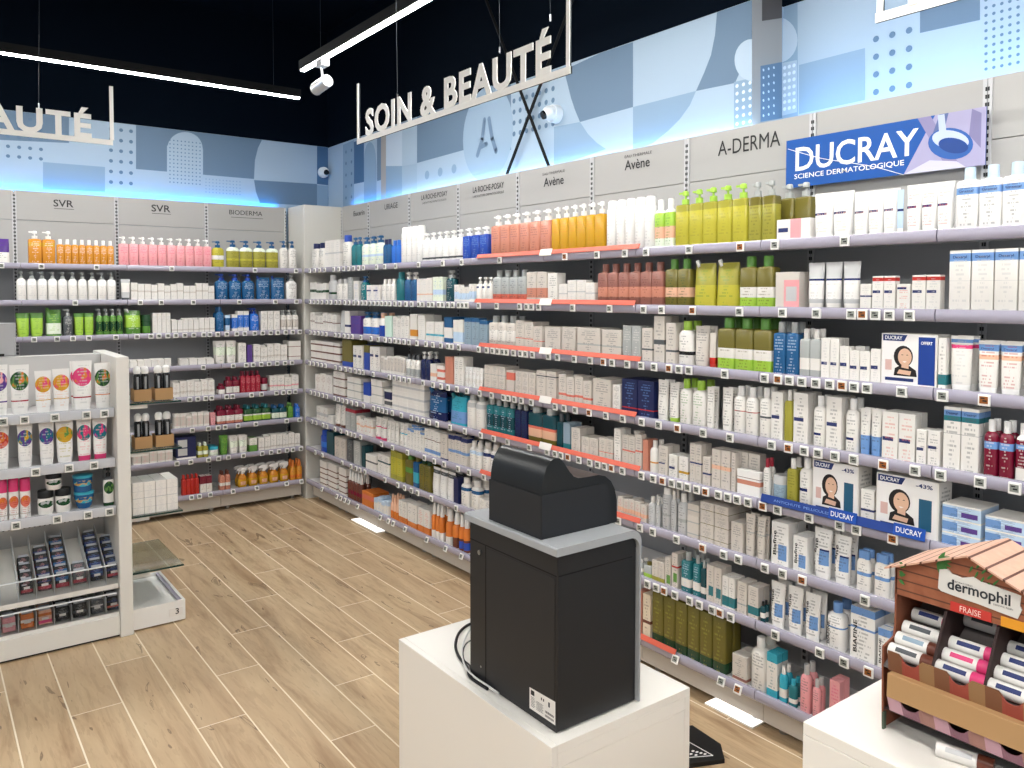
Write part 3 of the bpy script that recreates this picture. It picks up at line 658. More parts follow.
RR = {
0: [(312,325,243,'bottle',2,'w|td;N','white bottle with navy cap'),(326,341,240,'box',3,'w|.5-.56g|tg','tall narrow white carton'),(342,350,235,'bottle',1,'w|td;b','white bottle with royal blue cap'),
 (351,360,237,'pump',2,'t;c','teal pump bottle'),(361,382,236,'pump',3,'f|.4-.5l|ts;c','white bottle with blue pump'),(383,390,239,'bottle',2,'c;N','dark blue bottle with navy cap'),(391,399,240,'bottle',2,'B;B','bright blue bottle'),
 (400,420.5,226,'can',4,'W|.7-.8w|tg;W','tall white aerosol can'),(421,461,231,'pump',6,'W|.12-.2d|tg;W','white pump bottle with dark mark'),(462,487,227,'sqpump',3,'b|ts;W','royal blue pump bottle with white pump'),
 (490,549,212,'sqpump',6,'S|tj;W','salmon square pump bottle'),(550,602,204,'sqpump',6,'Y|ta;W','gold square pump bottle'),(603,650,198,'can',5,'W|tg;W','large white aerosol can'),
 (651,671,199,'bottle',2,'f|.25-.55h|.55-.9L|tG;W','pale green bottle with peach label'),(672.5,744,187,'sqpump',5,'y|.82-1V|tV;L','yellow-green square bottle with lime pump'),(745,772,181,'sqpump',2,'V|.8-1v|tv;q','olive square bottle with grey pump'),
 (773,808,219,'box',1,'w|0-1p@.42,.74|.4-.6n@.05,.35','white and pink low carton',{'D':.05,'rows':1}),(774,807,183,'sqpump',2,'V|.5-1v;q','dark olive bottle behind pink carton',{'back':.07,'rows':1}),
 (809,846,192,'tube',2,'W|.44-.5n@.04,.72|th;W','white tube with navy flash',{'gap':1.08,'D':.045}),(848,892,190,'tube',3,'W|.44-.5n@.04,.72|th;W','white tube with navy flash',{'gap':1.08,'D':.045}),(892,899,190,'tube',1,'l|.44-.5n;W','pale blue tube beside white tubes'),(900,946,183,'tube',3,'W|.44-.5n@.04,.72|tO;W','large white tube with navy flash',{'gap':1.08,'D':.045}),
 (950,1046,163,'sq',4,'W|.7-.84s|td;l','white pump bottle with light blue band')],
1: [(311,327,281,'box',5,'w|.45-.6D|tg','white carton with dark green band'),(328,335,275,'bottle',1,'g|.3-.4D;g','tall grey bottle'),(336,347,279,'bottle',2,'w|td;g','white bottle near corner'),(348,353,277,'box',1,'q|tw','grey-green carton'),
 (354,359,281,'box',1,'w|ts','narrow white carton'),(360,366,276,'pump',1,'t|tw;c','teal bottle near corner'),(367,380,285,'box',2,'w|.6-.7n@.04,.72|tb','white low carton with navy band'),(381,394,279,'bottle',3,'w|td;w','white bottle with grey print'),
 (395,402,272,'bottle',1,'t;t','teal bottle with teal cap'),(403,416,272,'pump',2,'c|tn;w','petrol blue pump bottle'),(417,432,278,'box',3,'w|.3-.35h|tg','white carton with beige line'),(433,443,277,'box',2,'f|.3-.5l|ts','white and pale blue carton'),
 (444,453,270,'pump',1,'T|tq;q','dark teal pump bottle'),(454,474,284,'box',4,'w|.2-.6l|td','white carton with blue panel'),(475,491,277,'pump',3,'w|.75-.85n@.04,.72|tg;w','white pump bottle with navy mark'),
 (492,525,270,'sq',4,'q|0-.35O|td;q','grey bottle with coral base'),(526,546,272,'box',2,'x|.2-.5S|td','pinkish carton with coral print'),(547,557,273,'box',1,'w|td','white carton beside pinkish cartons'),(558,594,280,'box',4,'w|.5-.56g|tg','white carton with grey stripe'),
 (596,661,263,'sq',6,'j|.25-.55S|ti;j','pink-brown bottle'),(663,688,259,'sq',2,'v|.25-.5h|.5-.6v|tD;G','olive bottle with peach label'),(690,735,260,'pouch',2,'V|.0-.5y|tG;W','green refill pouch'),(737,771,256,'sq',2,'v|0-.25L|.25-.5w|tv;G','olive bottle with lime label, high'),
 (773,798,272,'box',1,'x|0-.78p@.36,1|.2-.6g@.45,.9','pink and white carton'),(803,856,262,'tube',3,'g|.1-.55W|.55-.6n|tg;w','clear-topped white tube'),(857.5,869,284,'box',1,'w|.5-.56n|tg','short white carton'),(869.5,893,276,'box',2,'w|.5-.58n@.04,.72|.85-.95r|tg','white carton with red flash',{'D':.03}),
 (894,908,284,'box',1,'w|.8-.88n@.04,.72|tO','white carton with orange print'),(909,938,275,'box',2,'w|.5-.58n@.04,.72|.85-.95r|tg','white carton with red flash',{'D':.03}),(945.5,1040,249,'box',4,'w|.5-.505g|.82-.95s|tg','tall white carton with light blue top band')],
2: [(311,337,313,'box',6,'w|.5-.55i|td','white carton with brown band'),(339,344,311,'tube',1,'g;g','grey tube near corner'),(345,350,311,'box',1,'w|.3-.4n','tall white carton near corner'),(351,361,316,'box',1,'u|tb','violet carton'),
 (362,377,312,'pump',2,'w|.1-.5B|td;c','white bottle with blue oval',{'gap':.98}),(378,384,313,'bottle',1,'b|.6-1w;h','blue bottle with white top'),(385,392,316,'box',1,'z','mint carton'),(393,409,316,'box',4,'w|td','white carton with fine print'),
 (410,417,314,'box',1,'w|.15-.4a','white carton with amber label'),(418,425,315,'box',1,'w|tg','plain white carton'),(426,443,322,'box',2,'w|.3-.4A|tg','low white carton with aqua mark'),(444,452,317,'box',1,'c|.2-.6w','blue carton'),(453,463,320,'box',2,'w|.1-.5l','white carton beside blue carton'),
 (464,487,318,'box',3,'Z|.85-1c|td','grey-blue carton'),(488,514,316,'sq',3,'x|.3-.7w|td;q','pale bottle with grey cap'),(515,542,321,'box',3,'x|.4-.43O|td','beige-white carton with coral line'),(544,560,327,'box',1,'x|td','wide beige carton'),(561,575,327,'box',1,'x|td','wide beige carton'),
 (576,600,328,'box',1,'x|.4-.45q|td','very wide pale carton'),(601,621,330,'box',1,'x|.4-.45q|td','very wide pale carton'),(622,640,326,'box',2,'q|tw','grey carton with white print'),(641,652,328,'box',1,'x|.35-.4d|td','pale carton under tall ones'),(653,664,316,'box',1,'x|.4-.5d|td','tall pale carton'),
 (665,675,323,'box',1,'x|.3-.35d|td','pale carton beside green cap'),(675.5,690,321,'bottle',1,'w|.3-.4k|td;L','white bottle with green cap'),(691,706,326,'tube',1,'x|td;x','pale tube beside green cap'),(707,714,333,'tube',1,'x|0-.2r;r','small tube with red cap'),
 (715.5,770,318,'sq',3,'v|0-.28L|.28-.52w|tv;G','olive bottle with lime label, low'),(771.5,797,322,'sq',2,'c|tl;q','petrol blue bottle with clear cap'),(798,819,329,'sq',2,'q|.2-.5w;w','grey bottle with white cap'),
 (820,838,338,'box',2,'w|.35-.42n@.04,.72|tg','taller white carton with navy band'),(838.5,880,347,'box',4,'w|.42-.52n@.04,.72|tg','short white carton with navy band'),
 (937,945,338,'box',1,'w|.1-.3t|td','narrow white carton with teal mark'),(946,970,336,'tube',1,'w|.86-.93s|.74-.82P|tg;W','white tube with pink band'),(974,1044,342,'tube',3,'w|.78-.92s|.6-.7h|tr;W','white tube with blue band')],
3: [(311,340,342,'box',5,'w|.4-.6i','small stacked white carton near corner',{'stack':3}),(342,352,340,'box',1,'v|0-.2b','olive carton with blue base'),(353,363,346,'box',2,'w|.5-.6n@.04,.72|td','white carton with navy stripe'),(364,369,345,'box',1,'b|.7-1v','blue and olive carton'),(370,380,347,'box',2,'w|.6-.7n@.04,.72|td','white carton with navy stripe'),
 (381,404,356,'box',7,'w|.2-.9x|tn','slim white carton'),(405,418,355,'bottle',3,'w|.1-.5q|td;d','small pale bottle'),(419,429,352,'pump',2,'N|td;W','navy pump bottle'),(430,436,364,'box',1,'w|.3-.5h','small peach and white carton'),(437,444,366,'box',1,'w|.2-.8O|.35-.65w','white carton with red ring'),
 (445,453,357,'box',2,'S|tO','coral carton'),(454,463,357,'box',2,'w|td','tall white carton mid wall'),(464,482,368,'tube',5,'W|.1-.4w|tj;W','slim white tube'),(484,505,366,'box',3,'x|.3-.35q|td','beige-white carton in pair stack',{'stack':2}),(506,514,370,'box',1,'x|.6-.9O','carton with coral end'),
 (515,535,372,'box',3,'x|td','small pale carton',{'stack':2}),(536,556,371,'box',2,'x|.8-.84d|td','pale carton before the gap'),(558,591,376,'box',4,'x|.3-.38O|td','pale carton with orange mark'),(592,611,379,'box',1,'x|td','very wide pale carton, fourth row'),(612,620,385,'box',1,'w|td','small white box in stack',{'stack':2}),(621,654,380,'box',2,'N|.2-.23r|ts','navy sparkling gift carton'),
 (655,666,380,'tube',1,'w|td;w','white tube beside navy boxes'),(667,677,383,'tube',1,'w|td;L','white tube with lime cap'),(678,689,379,'bottle',1,'w|tG;L','white bottle with lime cap'),(690,704,381,'bottle',1,'w|tG;L','white bottle with lime cap'),(705,713,387,'tube',1,'w|td;w','slim white tube beside lime caps'),(720,731,388,'tube',1,'w|td;w','white tube before white bottles'),
 (732,756,387,'bottle',2,'w|.6-.62r|td;W','white bottle with round shoulders'),(758,770,388,'bottle',1,'w|.5-.55d|td;W','white bottle beside round ones'),(771,783,392,'box',1,'w|.45-.52n@.04,.72|td','white carton with navy mark, left'),(784,792,390,'sq',1,'V;w','olive-yellow bottle with white cap'),
 (793,808,393,'box',1,'w|.45-.52n@.04,.72|td','tall white carton with navy mark'),(812,825,396,'bottle',1,'w|.3-.36n@.04,.72|td;W','white lotion bottle with navy mark'),(826,842,397,'box',1,'w|.45-.52n@.04,.72|td','tall white carton with navy mark'),(844,858,399,'bottle',1,'w|.3-.36n@.04,.72|td;W','white lotion bottle with navy mark'),
 (859,881,409,'tube',2,'w|0-.35s|td;s','white tube with sky blue lower half'),(882,916,413,'box',2,'w|.4-.48n@.04,.72|tO','broad white carton with navy mark'),(917,927.5,430,'box',1,'w|.42-.5n@.04,.72|td','small white carton with navy mark'),(928,941,431,'box',1,'w|.5-.58n@.04,.72|td','small white carton with navy mark'),
 (943.5,980,408,'box',2,'w|.86-.95s|.78-.86t|.58-.585d|td','tall white carton with blue and green band'),(983,1014,421,'bottle',2,'m|.62-.78s|tw;W','burgundy bottle with white cap'),(1015,1045,425,'bottle',2,'w|.3-.9m|.7-.8s|tw;W','burgundy and white bottle')],
4: [(315,332,373,'box',3,'w|tj','white carton with rosy print'),(333,345,372,'box',1,'w|.1-.25i|td','pinkish carton in stack',{'stack':3}),(347,361,378,'box',2,'w|.2-.35q','small pale box in stack',{'stack':3}),(363,370,383,'box',1,'b|0-.4w','blue and white carton'),
 (371,382,380,'box',2,'w|.2-.3q','small white box in stack',{'stack':3}),(384,391,390,'box',1,'w|.5-.9N|.2-.4d','white carton with dark picture'),(392,424,383,'box',6,'w|.4-.6g','small white carton in stack',{'stack':3}),(426,444,389,'pouch',1,'N|.3-.8c|tl;c','dark blue refill pouch'),(448,464,395,'pouch',1,'A|.1-.5s|tt;t','aqua refill pouch'),
 (465,483,393,'bottle',2,'w|.75-.9g|tg;q','pale bottle beside aqua pouch'),(486,513,399,'sq',4,'t|.3-.7T|tl;q','teal bottle with grey cap'),(514,526,402,'sq',2,'N|tT;q','dark blue bottle with grey cap'),(527,555,405,'sq',2,'T|.1-.25v|.25-.5h|.5-.58O;q','dark bottle with coral label'),(556,562,414,'sq',1,'T;d','dark bottle behind small box'),
 (563,570,423,'box',1,'Z|0-.3t','grey-blue upright carton'),(571,580,428,'box',1,'x|td','pale carton beside grey-blue'),(581,598,438,'box',2,'x|td','low pale carton'),(599,613,439,'box',2,'x|.4-.43O|td','pale carton with coral line'),(614,621,429,'box',1,'w|td','tall white carton mid shelf'),(622,642,432,'box',3,'x|.5-.55O|td','white carton with orange grid'),
 (643,648,440,'box',1,'S','narrow coral carton'),(649,657,441,'bottle',1,'w|.4-.45a;w','slim white bottle'),(658.5,668,446,'box',1,'x|.4-.44n@.04,.72|td','pale carton with navy line'),(669,678,455,'box',1,'w|.4-.5n@.04,.72|td','small carton with navy line'),(679,688.5,457,'box',1,'w|.3-.4Y|td','small carton with yellow line'),(690,702,444,'box',2,'x|.5-.54n|td','tall slim pale carton'),
 (703,711,457,'box',1,'x|.4-.46n|td','small pale carton by peach ones'),(712,731,450,'box',2,'x|.5-.6h|td','pale carton with peach print'),(732,736,453,'box',1,'x|td','very narrow pale carton'),(737,761,471,'box',1,'W|.45-.62S|.7-.72i','white notice carton with coral band',{'D':.03,'rows':1}),(737,761,453,'box',2,'x|.5-.55h|td','pale carton behind notice carton',{'back':.04,'rows':1}),
 (763,770,459,'bottle',1,'w|td;R','white bottle with red cap'),(771,786,476,'jar',1,'Z|td;g','grey-blue jar'),(787.5,797,459,'sq',1,'V|tv;W','olive bottle with white cap'),(798.5,812.5,458,'bottle',1,'w|.45-.52n@.04,.72|td;W','white shampoo bottle with navy mark'),
 (943.5,985,507,'box',1,'w|0-.9l|.15-.75s@0,.4|.2-.55u@.5,.92|tn','flat blue and violet carton',{'stack':3,'D':.12,'rows':1}),(987,1030,520,'box',1,'w|0-.9l|.15-.75s@0,.4|.2-.55u@.5,.92|tn','flat blue and violet carton',{'stack':3,'D':.12,'rows':1})],
5: [(316,327,407,'box',2,'w|.4-.6g|tj','white carton near corner'),(328,332,416,'box',1,'w|tg','small white carton near corner'),(333,343,405,'tube',2,'w|td;i','white tube with dark cap'),(345,355,409,'box',2,'q|.85-1R|tw','grey carton with red top'),(356,372,418,'box',4,'w|.5-.6h|tr','white carton with red print'),
 (373,384,418,'tube',2,'w|.5-.55P|td;P','white tube with crimson cap'),(385,397,422,'tube',3,'w|td;w','slim white tube left'),(398,406,424,'tube',2,'w|.5-.55A|td;w','slim white tube with aqua line'),(407,423,427,'box',5,'w|.9-1s|td','thin white carton'),(424,439.5,430,'box',3,'w|.12-.25s|.6-.63i|td','white carton with blue foot'),
 (440,447,434,'box',1,'x|0-.08n|td','pale carton with navy foot'),(448,467,436,'box',3,'x|.4-.5s|.85-1n|td','pale carton with blue middle'),(468,480,442,'bottle',2,'w|.7-.85l|td;w','pale bottle with blue square'),(481,496,444,'bottle',2,'w|.7-.85n|td;x','pale bottle with navy square'),
 (618,647,500,'box',5,'x|.3-.5h|tr','pinkish carton'),(648,655,497,'bottle',1,'g|td;w','small grey bottle'),(656,660,499,'bottle',1,'g|td;w','very small grey bottle'),(661,670,488,'can',1,'g|.4-.45q|td;w','tall grey aerosol'),(671,676,491,'bottle',1,'g|td;w','slim grey bottle'),(677,687,494,'bottle',1,'g|.4-.5q|td;w','grey bottle with broad cap'),
 (688,700,505,'box',1,'x|.4-.5q','flat pale carton in stack',{'stack':3,'D':.09}),(701,730,505,'box',2,'x|.4-.44v|td','broad pale carton in stack',{'stack':3,'D':.07}),(732,744,523,'box',1,'x|td','pale carton beside the stacks'),(745,755,515,'tube',1,'x|.5-.53q|td;x','pale tube beside carton'),(757,766,518,'tube',1,'x|.5-.53q|td;x','pale tube beside carton'),
 (773,791,523,'box',1,'W|.15-.5s@.4,.9|td','white carton with blue square, tall'),(795,810,537,'box',1,'W|.15-.5s@.4,.9|td','white carton with blue square, short'),(813,832,530,'tube',1,'W|.18-.5s@.4,.9|.5-.54n@.4,.9|td;W','white cream tube with blue square'),(834,852,537,'tube',1,'W|.18-.5s@.4,.9|.5-.54n@.4,.9|td;W','white cream tube with blue square'),
 (858,873,552,'flip',1,'w|.5-.6s|td;s','small white bottle with blue cap'),(876,892,556,'flip',1,'w|.5-.6s|td;s','small white bottle with blue cap')],
6: [(319,325,430,'bottle',1,'b|.3-.6B;b','dark blue bottle by the corner'),(326,333,432,'box',1,'T','dark green carton by the corner'),(334,345,438,'box',2,'x|td','pale carton with grey print'),(346,352,440,'box',1,'d|tq','dark grey carton'),(353,360,441,'box',1,'q|tw','grey-green carton with print'),(361,364,446,'box',1,'T','dark teal carton'),
 (365,376,455,'box',2,'w|.5-.6d','white carton with dark mark'),(377,389,455,'box',2,'w|.6-.68T|td','white carton with teal stripe'),(390,402,452,'box',2,'V|.2-.8y|tG','yellow-green carton'),(404,411,450,'sq',1,'v|.5-.7G;G','olive bottle with green print'),(412,417,452,'sq',1,'c|.2-.6A;v','blue-green bottle'),(418,429,456,'sq',2,'v|tD;D','olive bottle mid shelf'),
 (430,452,470,'tube',3,'W|.75-.9d|tg;W','white tube with black mark'),(453,458,478,'box',1,'N','navy carton'),(459,467,478,'bottle',1,'w|.7-.85c|td;w','white bottle with blue logo'),(469,478,481,'bottle',1,'w|.7-.85c|td;w','white bottle with blue logo'),(479,490,500,'box',2,'w|td','small white carton by the machine'),
 (637,643,560,'sq',1,'q|.3-.6w;w','clear bottle at machine edge'),(644,652,563,'sq',1,'q|.1-.4L;v','clear bottle with lime base'),(653,665.5,562,'box',2,'x|0-.25V|td','pale carton with olive foot'),(666,672,558,'box',1,'x|.1-.4G@.3,.95|td','carton with green square'),(673,679,554,'box',1,'x|.2-.45G@.3,.95|.6-.65r|td','carton with green square'),
 (682,692,553,'sq',1,'t|.2-.45w|tl;q','teal bottle with white label'),(694,701,556,'sq',1,'t|.2-.45w|tl;q','teal bottle with white label'),(702,707,561,'sq',1,'T|.2-.4w;q','dark teal bottle'),(708,723.5,567,'box',2,'x|.2-.45t@.3,.95|td','pale carton with teal square'),(724,737,578,'box',2,'w|.1-.4t|td','pale carton with teal foot'),
 (739,749,583,'box',1,'x|.3-.35q|td','pale carton beside teal ones'),(750,761,588,'box',1,'x|.15-.4t|td','carton behind dropper'),(762,767,603,'bottle',1,'T|.3-.6w;k','tiny teal bottle with black cap'),
 (771,786,584,'tube',1,'W|.15-.48s@.4,.9|td;W','cream tube with blue square'),(788,804,589,'tube',1,'W|.15-.48s@.4,.9|td;W','cream tube with blue square'),(805.5,822,596,'tube',1,'W|.15-.48s@.4,.9|td;W','cream tube with blue square'),
 (828,847,605,'bottle',1,'W|.6-.64s|td;s','broad white lotion bottle with blue cap'),(854,880,610,'box',1,'W|.86-1s|.6-.64s|td','white carton with blue top, large'),(882,896,631,'box',1,'W|.82-1s|td','white carton with blue top, small')],
7: [(319,326,461,'box',1,'w|.1-.14i|.3-.34i|.5-.54i|.7-.74i','white carton with dark lines'),(327,336,464,'box',1,'w|.1-.14i|.3-.34i|.5-.54i|.7-.74i','white carton with dark lines'),(338,345,468,'box',1,'w|.1-.14i|.3-.34i|.5-.54i|.7-.74i','white carton with dark lines'),(346,360,473,'spray',5,'i|.3-.5m;W','brown bottle with white cap'),
 (361,372,492,'box',1,'o|.5-.8O','orange carton'),(373,388,498,'box',4,'l|.1-.7w|ts','white and light blue carton'),(389,397,495,'spray',3,'o|.5-1h;h','orange bottle with peach cap'),(398,406,501,'box',2,'w|0-.3o|td','white carton with orange foot'),(407,416,504,'box',2,'w|0-.25o|td','white carton with orange foot'),(417,429,509,'box',2,'w|0-.3o|tO','white carton with orange foot'),
 (430,441,504,'spray',3,'w|.35-1o;W','white spray bottle with orange top'),(443,449,510,'spray',1,'w|.35-1o;W','white spray bottle with orange top'),(450,456,513,'spray',1,'i|.45-1o;W','brown spray bottle with orange label'),(457,466,516,'spray',2,'i|.1-.4b|.5-1o;W','spray bottle with blue and orange label'),
 (637,643,592,'box',1,'S|tO','salmon carton'),(644,652,595,'box',1,'e|.35-.42i|ti','beige carton'),(653,728,598,'blk',6,'v|.0-.2D|tV;v','tall dark olive bottle'),(735,750,657,'box',1,'x|.1-.2j|td','white carton on the base shelf'),(752,769,640,'bottle',1,'w|td;W','white round-shouldered bottle'),
 (770,781,655,'box',1,'A|.2-.8w|tt','blue-green carton'),(782,790,669,'bottle',1,'A|.2-.5w;w','aqua bottle with white cap'),(791.5,800,682,'bottle',1,'t|.2-.4w;A','small teal bottle'),(803,814,667,'bottle',1,'p|td;g','tall pink bottle'),(816,824,682,'bottle',1,'p|td;g','short pink bottle'),(834,845,683,'box',1,'p|tP','pink carton on the base shelf')]}
BB = {
0: [(-6,14,237,'pouch',1,'w|.45-1u|td;u','white and violet bag',{'D':.05}),(32,59,231,'sqpump',2,'a|.7-.85Y|tw;W','large amber pump bottle'),(60,117,240,'sq',8,'a|tw;W','amber bottle with white cap'),(122,214,238,'sqpump',10,'p|tP;W','pink square bottle with white pump'),
 (214.5,227,241,'pump',1,'y|.4-.6w|tv;c','yellow bottle with blue pump'),(229,281,241,'pump',4,'V|.35-.45y|.8-1f|tv;c','yellow bottle with blue pump'),(282,299,241,'pump',2,'w|td;c','white bottle with dark blue pump')],
1: [(19,119,272,'pump',10,'W|.1-.7w|tg;q','white pump bottle with grey pump'),(123,133,279,'tube',1,'g|.3-.8w;d','grey tube'),(133,216,283,'box',13,'w|.5-.6x|tg','narrow white carton'),(217,257,274,'pump',3,'c|tl;b','petrol blue pump bottle'),(258,287,276,'pouch',2,'c|tl;b','blue refill pouch'),(288,299,275,'pump',1,'W|td;q','white pump bottle at shelf end')],
2: [(12,17,323,'box',1,'O','orange carton'),(18,46,313,'tube',2,'L|.75-1G|tG;L','light green tube, left pair'),(48,64,308,'pouch',1,'G|.1-.5f|tL;G','green refill pouch with pale label'),(65,75,309,'pump',1,'d|tw;g','dark grey pump bottle'),(76,96,313,'tube',2,'L|.8-1G|tG;L','light green tube, right pair'),
 (98,125,309,'pump',4,'G|.2-.7D|tL;q','green pump bottle'),(127,143,309,'pouch',1,'G|.3-.8L|tf;W','green refill pouch with spout'),(144,153,315,'jar',1,'D|.1-.6G;D','dark green jar'),(154,172,313,'box',4,'w|tg','tall thin white carton'),(173,216,318,'box',8,'w|.2-.3x|tg','low white carton'),
 (217,226,307,'bottle',1,'c|ts;c','dark blue bottle'),(226.5,232,315,'tube',1,'l|.3-.8c;w','small pale blue tube'),(233,250,311,'box',3,'w|.2-.8B|tw','white and blue carton'),(251,261,308,'pump',1,'B|tw;b','bright blue pump bottle'),(262,281,311,'box',3,'w|td','tall white carton'),(282,300,310,'pump',3,'w|.2-.7x|td;q','small white pump bottle')],
3: [(131,172,359,'box',6,'w|tg','flat white carton behind glass shelf'),(181,215,358,'box',4,'w|tg','low wide white carton'),(216,238,341,'tube',2,'w|.3-.7f|tG;w','white tube with green print'),(239,247,343,'box',1,'w|td','white carton beside tubes'),(248,253,345,'box',1,'u|td','dark violet carton'),(254,288,344,'box',5,'w|.3-.4x|td','white carton on fourth shelf'),(289,301.5,341,'box',1,'w|.4-.46j','wide white box in pair stack',{'stack':2})],
4: [(173,215,380,'box',6,'w|.3-.4x|tj','white carton with rosy print'),(219,226,384,'bottle',1,'m|.1-.6w;m','small maroon jar bottle'),(226.5,240,377,'sq',2,'m|.1-.55w|tj;m','maroon bottle with white label'),(241,261,371,'sq',4,'R|tp;m','red bottle'),(262,269,378,'jar',1,'m|.2-.8g;m','maroon jar'),(270,299,375,'box',4,'w|.3-.4p|td','white carton with pink line')],
5: [(174,209,413,'box',6,'w|.2-.8x|tp','pinkish-white carton'),(210,216,413,'tube',1,'p|td;p','pink tube'),(217,243,406,'sq',3,'m|.1-.25S|.25-.62w|tm;m','maroon bottle with broad white label'),(244,271,405,'sq',3,'D|.15-.5L|.5-.6w|tG;t','dark green bottle with lime label'),(272,287,405,'sq',2,'T|.15-.6f|tt;c','blue-green bottle with pale label'),(288,294,403,'bottle',1,'G|tL;G','green bottle'),(295,300.5,404,'bottle',1,'B|tw;B','blue bottle beside green bottle')],
6: [(132,172,450,'box',5,'w|.2-.8x|tp','white carton behind the glass shelves'),(175,196,437,'box',1,'N|0-.12w|.2-.5g@.08,.55|.55-.88g@.08,.55','navy and white carton',{'D':.05}),(197,208,443,'bottle',2,'V|.3-.6f;f','yellow-green clear bottle'),(209,219,447,'jar',1,'w|.2-.7f|td;A','white jar with aqua lid'),(220,228,436,'tube',1,'G|tL;G','green tube'),(229,248,436,'tube',2,'w|.3-.7f|td;w','white tube with pale label'),
 (249,257,438,'box',1,'G|.5-1w|tG','green and white carton'),(258,300,434,'box',7,'w|.2-.3x|td','white carton on seventh shelf')],
7: [(181,198,475,'sq',4,'r|tR;r','red bottle on the base shelf'),(199,211,476,'box',2,'w|.55-1m|tj','white and maroon carton'),(219,230,471,'bottle',2,'S|.3-.5w|ti;i','brownish bottle'),(237,289.5,465,'trigger',5,'a|.02-.6Y|.2-.45h@.25,.75|tr;W','yellow bottle with white trigger'),(290,302.5,460,'spray',2,'a|.2-.4o|ti;o','amber bottle with orange cap')]}
for wall, T_ in (('r', RR), ('b', BB)):
    for s in T_:
        for q in T_[s]:
            kw = q[7] if len(q) > 7 else {}
            run(wall, s, *q[:7], **kw)
# ------------------------------------------------------------------ boxed sets with a portrait
skin, hair = mat('print_skin', 'DDB59B', .5), mat('print_hair', '1C1719', .5)
def boxed_set(s, x0, x1, yt, ci, label, side=None):
    zs = LT[s]-.006; f = XL+.012
    y0, y1 = at(x0, 400, 0, f)[1], at(x1, 400, 0, f)[1]; H = min(at((x0+x1)/2, yt, 0, f)[2]-zs, LT[s-1]-.03-zs)
    W = y0-y1; yc = (y0+y1)/2; D = .085
    root = empty('boxed_gift_set', (f+D/2, yc, zs)); tag(root, label, 'box', 'boxed sets with a portrait')
    bm = bmesh.new(); box(bm, f, f+D, y1, y0, zs, zs+H, 0, .001); fin('carton_body', bm, pack('w|t'+'d'), root)
    X = f-.0006
    P = lambda a, b, k=0: Vector((X-k*.0004, y0-a*W, zs+b*H))       # a from the left, b from the bottom
    def q(n, pts, m_, k=1): return poly(n, [P(a, b, k) for a, b in pts], m_, root)
    wp = mat('print_white', 'EFEDEC', .4); nv = mat('print_navy', '22356F', .4)
    q('front_print', [(.02, .02), (.98, .02), (.98, .98), (.02, .98)], wp, 0)
    q('brand_flash', [(.03, .86), (.42, .86), (.48, .98), (.03, .98)], nv)
    text('brand_lettering', 'DUCRAY', P(.23, .92, 3), W*.32, H*.07, 'r', bw_, root, bold=.02)
    if side: q('colour_panel', [(.68, .06), (.97, .06), (.97, .95), (.68, .95)], mat('print_royal', '1B3F92', .4)); text('offer_lettering', 'OFFERT', P(.825, .84, 3), W*.2, H*.06, 'r', bw_, root, bold=.02)
    else: q('bottle_picture', [(.70, .15), (.9, .15), (.9, .68), (.7, .68)], mat('print_petrol', '245A78', .4)); text('offer_lettering', '-43%', P(.78, .9, 3), W*.26, H*.07, 'r', nv, root, bold=.02)
    ex = lambda cx, cy, rx, rz, m_, k, n: q(n, [(cx+rx*math.cos(t*PI/10), cy+rz*math.sin(t*PI/10)) for t in range(20)], m_, k)
    c_ = .44 if side else .42
    ex(c_-.03, .57, .175, .205, hair, 1, 'portrait_hair'); q('portrait_clothes', [(c_-.2, .2), (c_+.22, .2), (c_+.2, .32), (c_+.08, .4), (c_-.08, .4), (c_-.18, .34)], hair, 1)
    q('portrait_neck', [(c_-.06, .36), (c_+.07, .34), (c_+.08, .5), (c_-.05, .5)], skin, 2); ex(c_, .56, .125, .165, skin, 3, 'portrait_face')
    q('portrait_mouth', [(c_-.04, .475), (c_, .455), (c_+.045, .475), (c_, .485)], mat('print_lips', 'F3E6E2', .4), 4)
    for e_ in (-.045, .045): q('portrait_eye', [(c_+e_-.02, .595), (c_+e_+.02, .595), (c_+e_+.012, .607), (c_+e_-.012, .607)], hair, 4)
    q('portrait_hand', [(c_-.14, .24), (c_+.1, .22), (c_+.12, .3), (c_-.1, .32)], skin, 2)
    q('text_block', [(.08, .3), (.2, .3), (.2, .5), (.08, .5)], mat('print_pink', 'D8B5AE', .4)); q('text_block', [(.08, .1), (.6, .1), (.6, .16), (.08, .16)], nv)
boxed_set(2, 880.5, 936, 334, 0, 'boxed set with portrait and blue side panel, third shelf of right wall', True)
boxed_set(4, 814, 860, 463, 1, 'boxed set with portrait, left one on the fifth shelf of right wall')
boxed_set(4, 878, 941, 478, 2, 'boxed set with portrait, right one on the fifth shelf of right wall')
run('r', 4, 862, 876, 490, 'box', 1, 'w|.4-.46n|td', 'white carton between the boxed sets')
# large lettering on a few near packs
def lett(s, shelf_run, col, zf, hf, wf, vertical=False, bold=.01):
    """lettering parts on the front row of the products whose label text is shelf_run"""
    for (wall, sh, desc, r, q, kind), L in REG.items():
        if wall != 'r' or sh != shelf_run[0] or desc != shelf_run[1] or r: continue
        for x, o in L:
            bb = [Vector(c) for c in o.bound_box]; w = max(v.x for v in bb)-min(v.x for v in bb); h = max(v.z for v in bb); y = min(v.y for v in bb)
            if kind == 'tube': y *= .92 if zf < .5 else .6
            mx = Matrix(((1, 0, 0), (0, 0, -1), (0, 1, 0)))
            if vertical: mx = mx @ Matrix.Rotation(PI/2, 3, 'Z')
            text('pack_lettering', s, (-w*.30 if vertical else 0, y-.0012, h*zf), (h*wf if vertical else w*wf), (w*hf if vertical else h*hf), 'b', mat('ink_'+col, CC[col], .5), o, bold=bold, local=True, mx=mx)
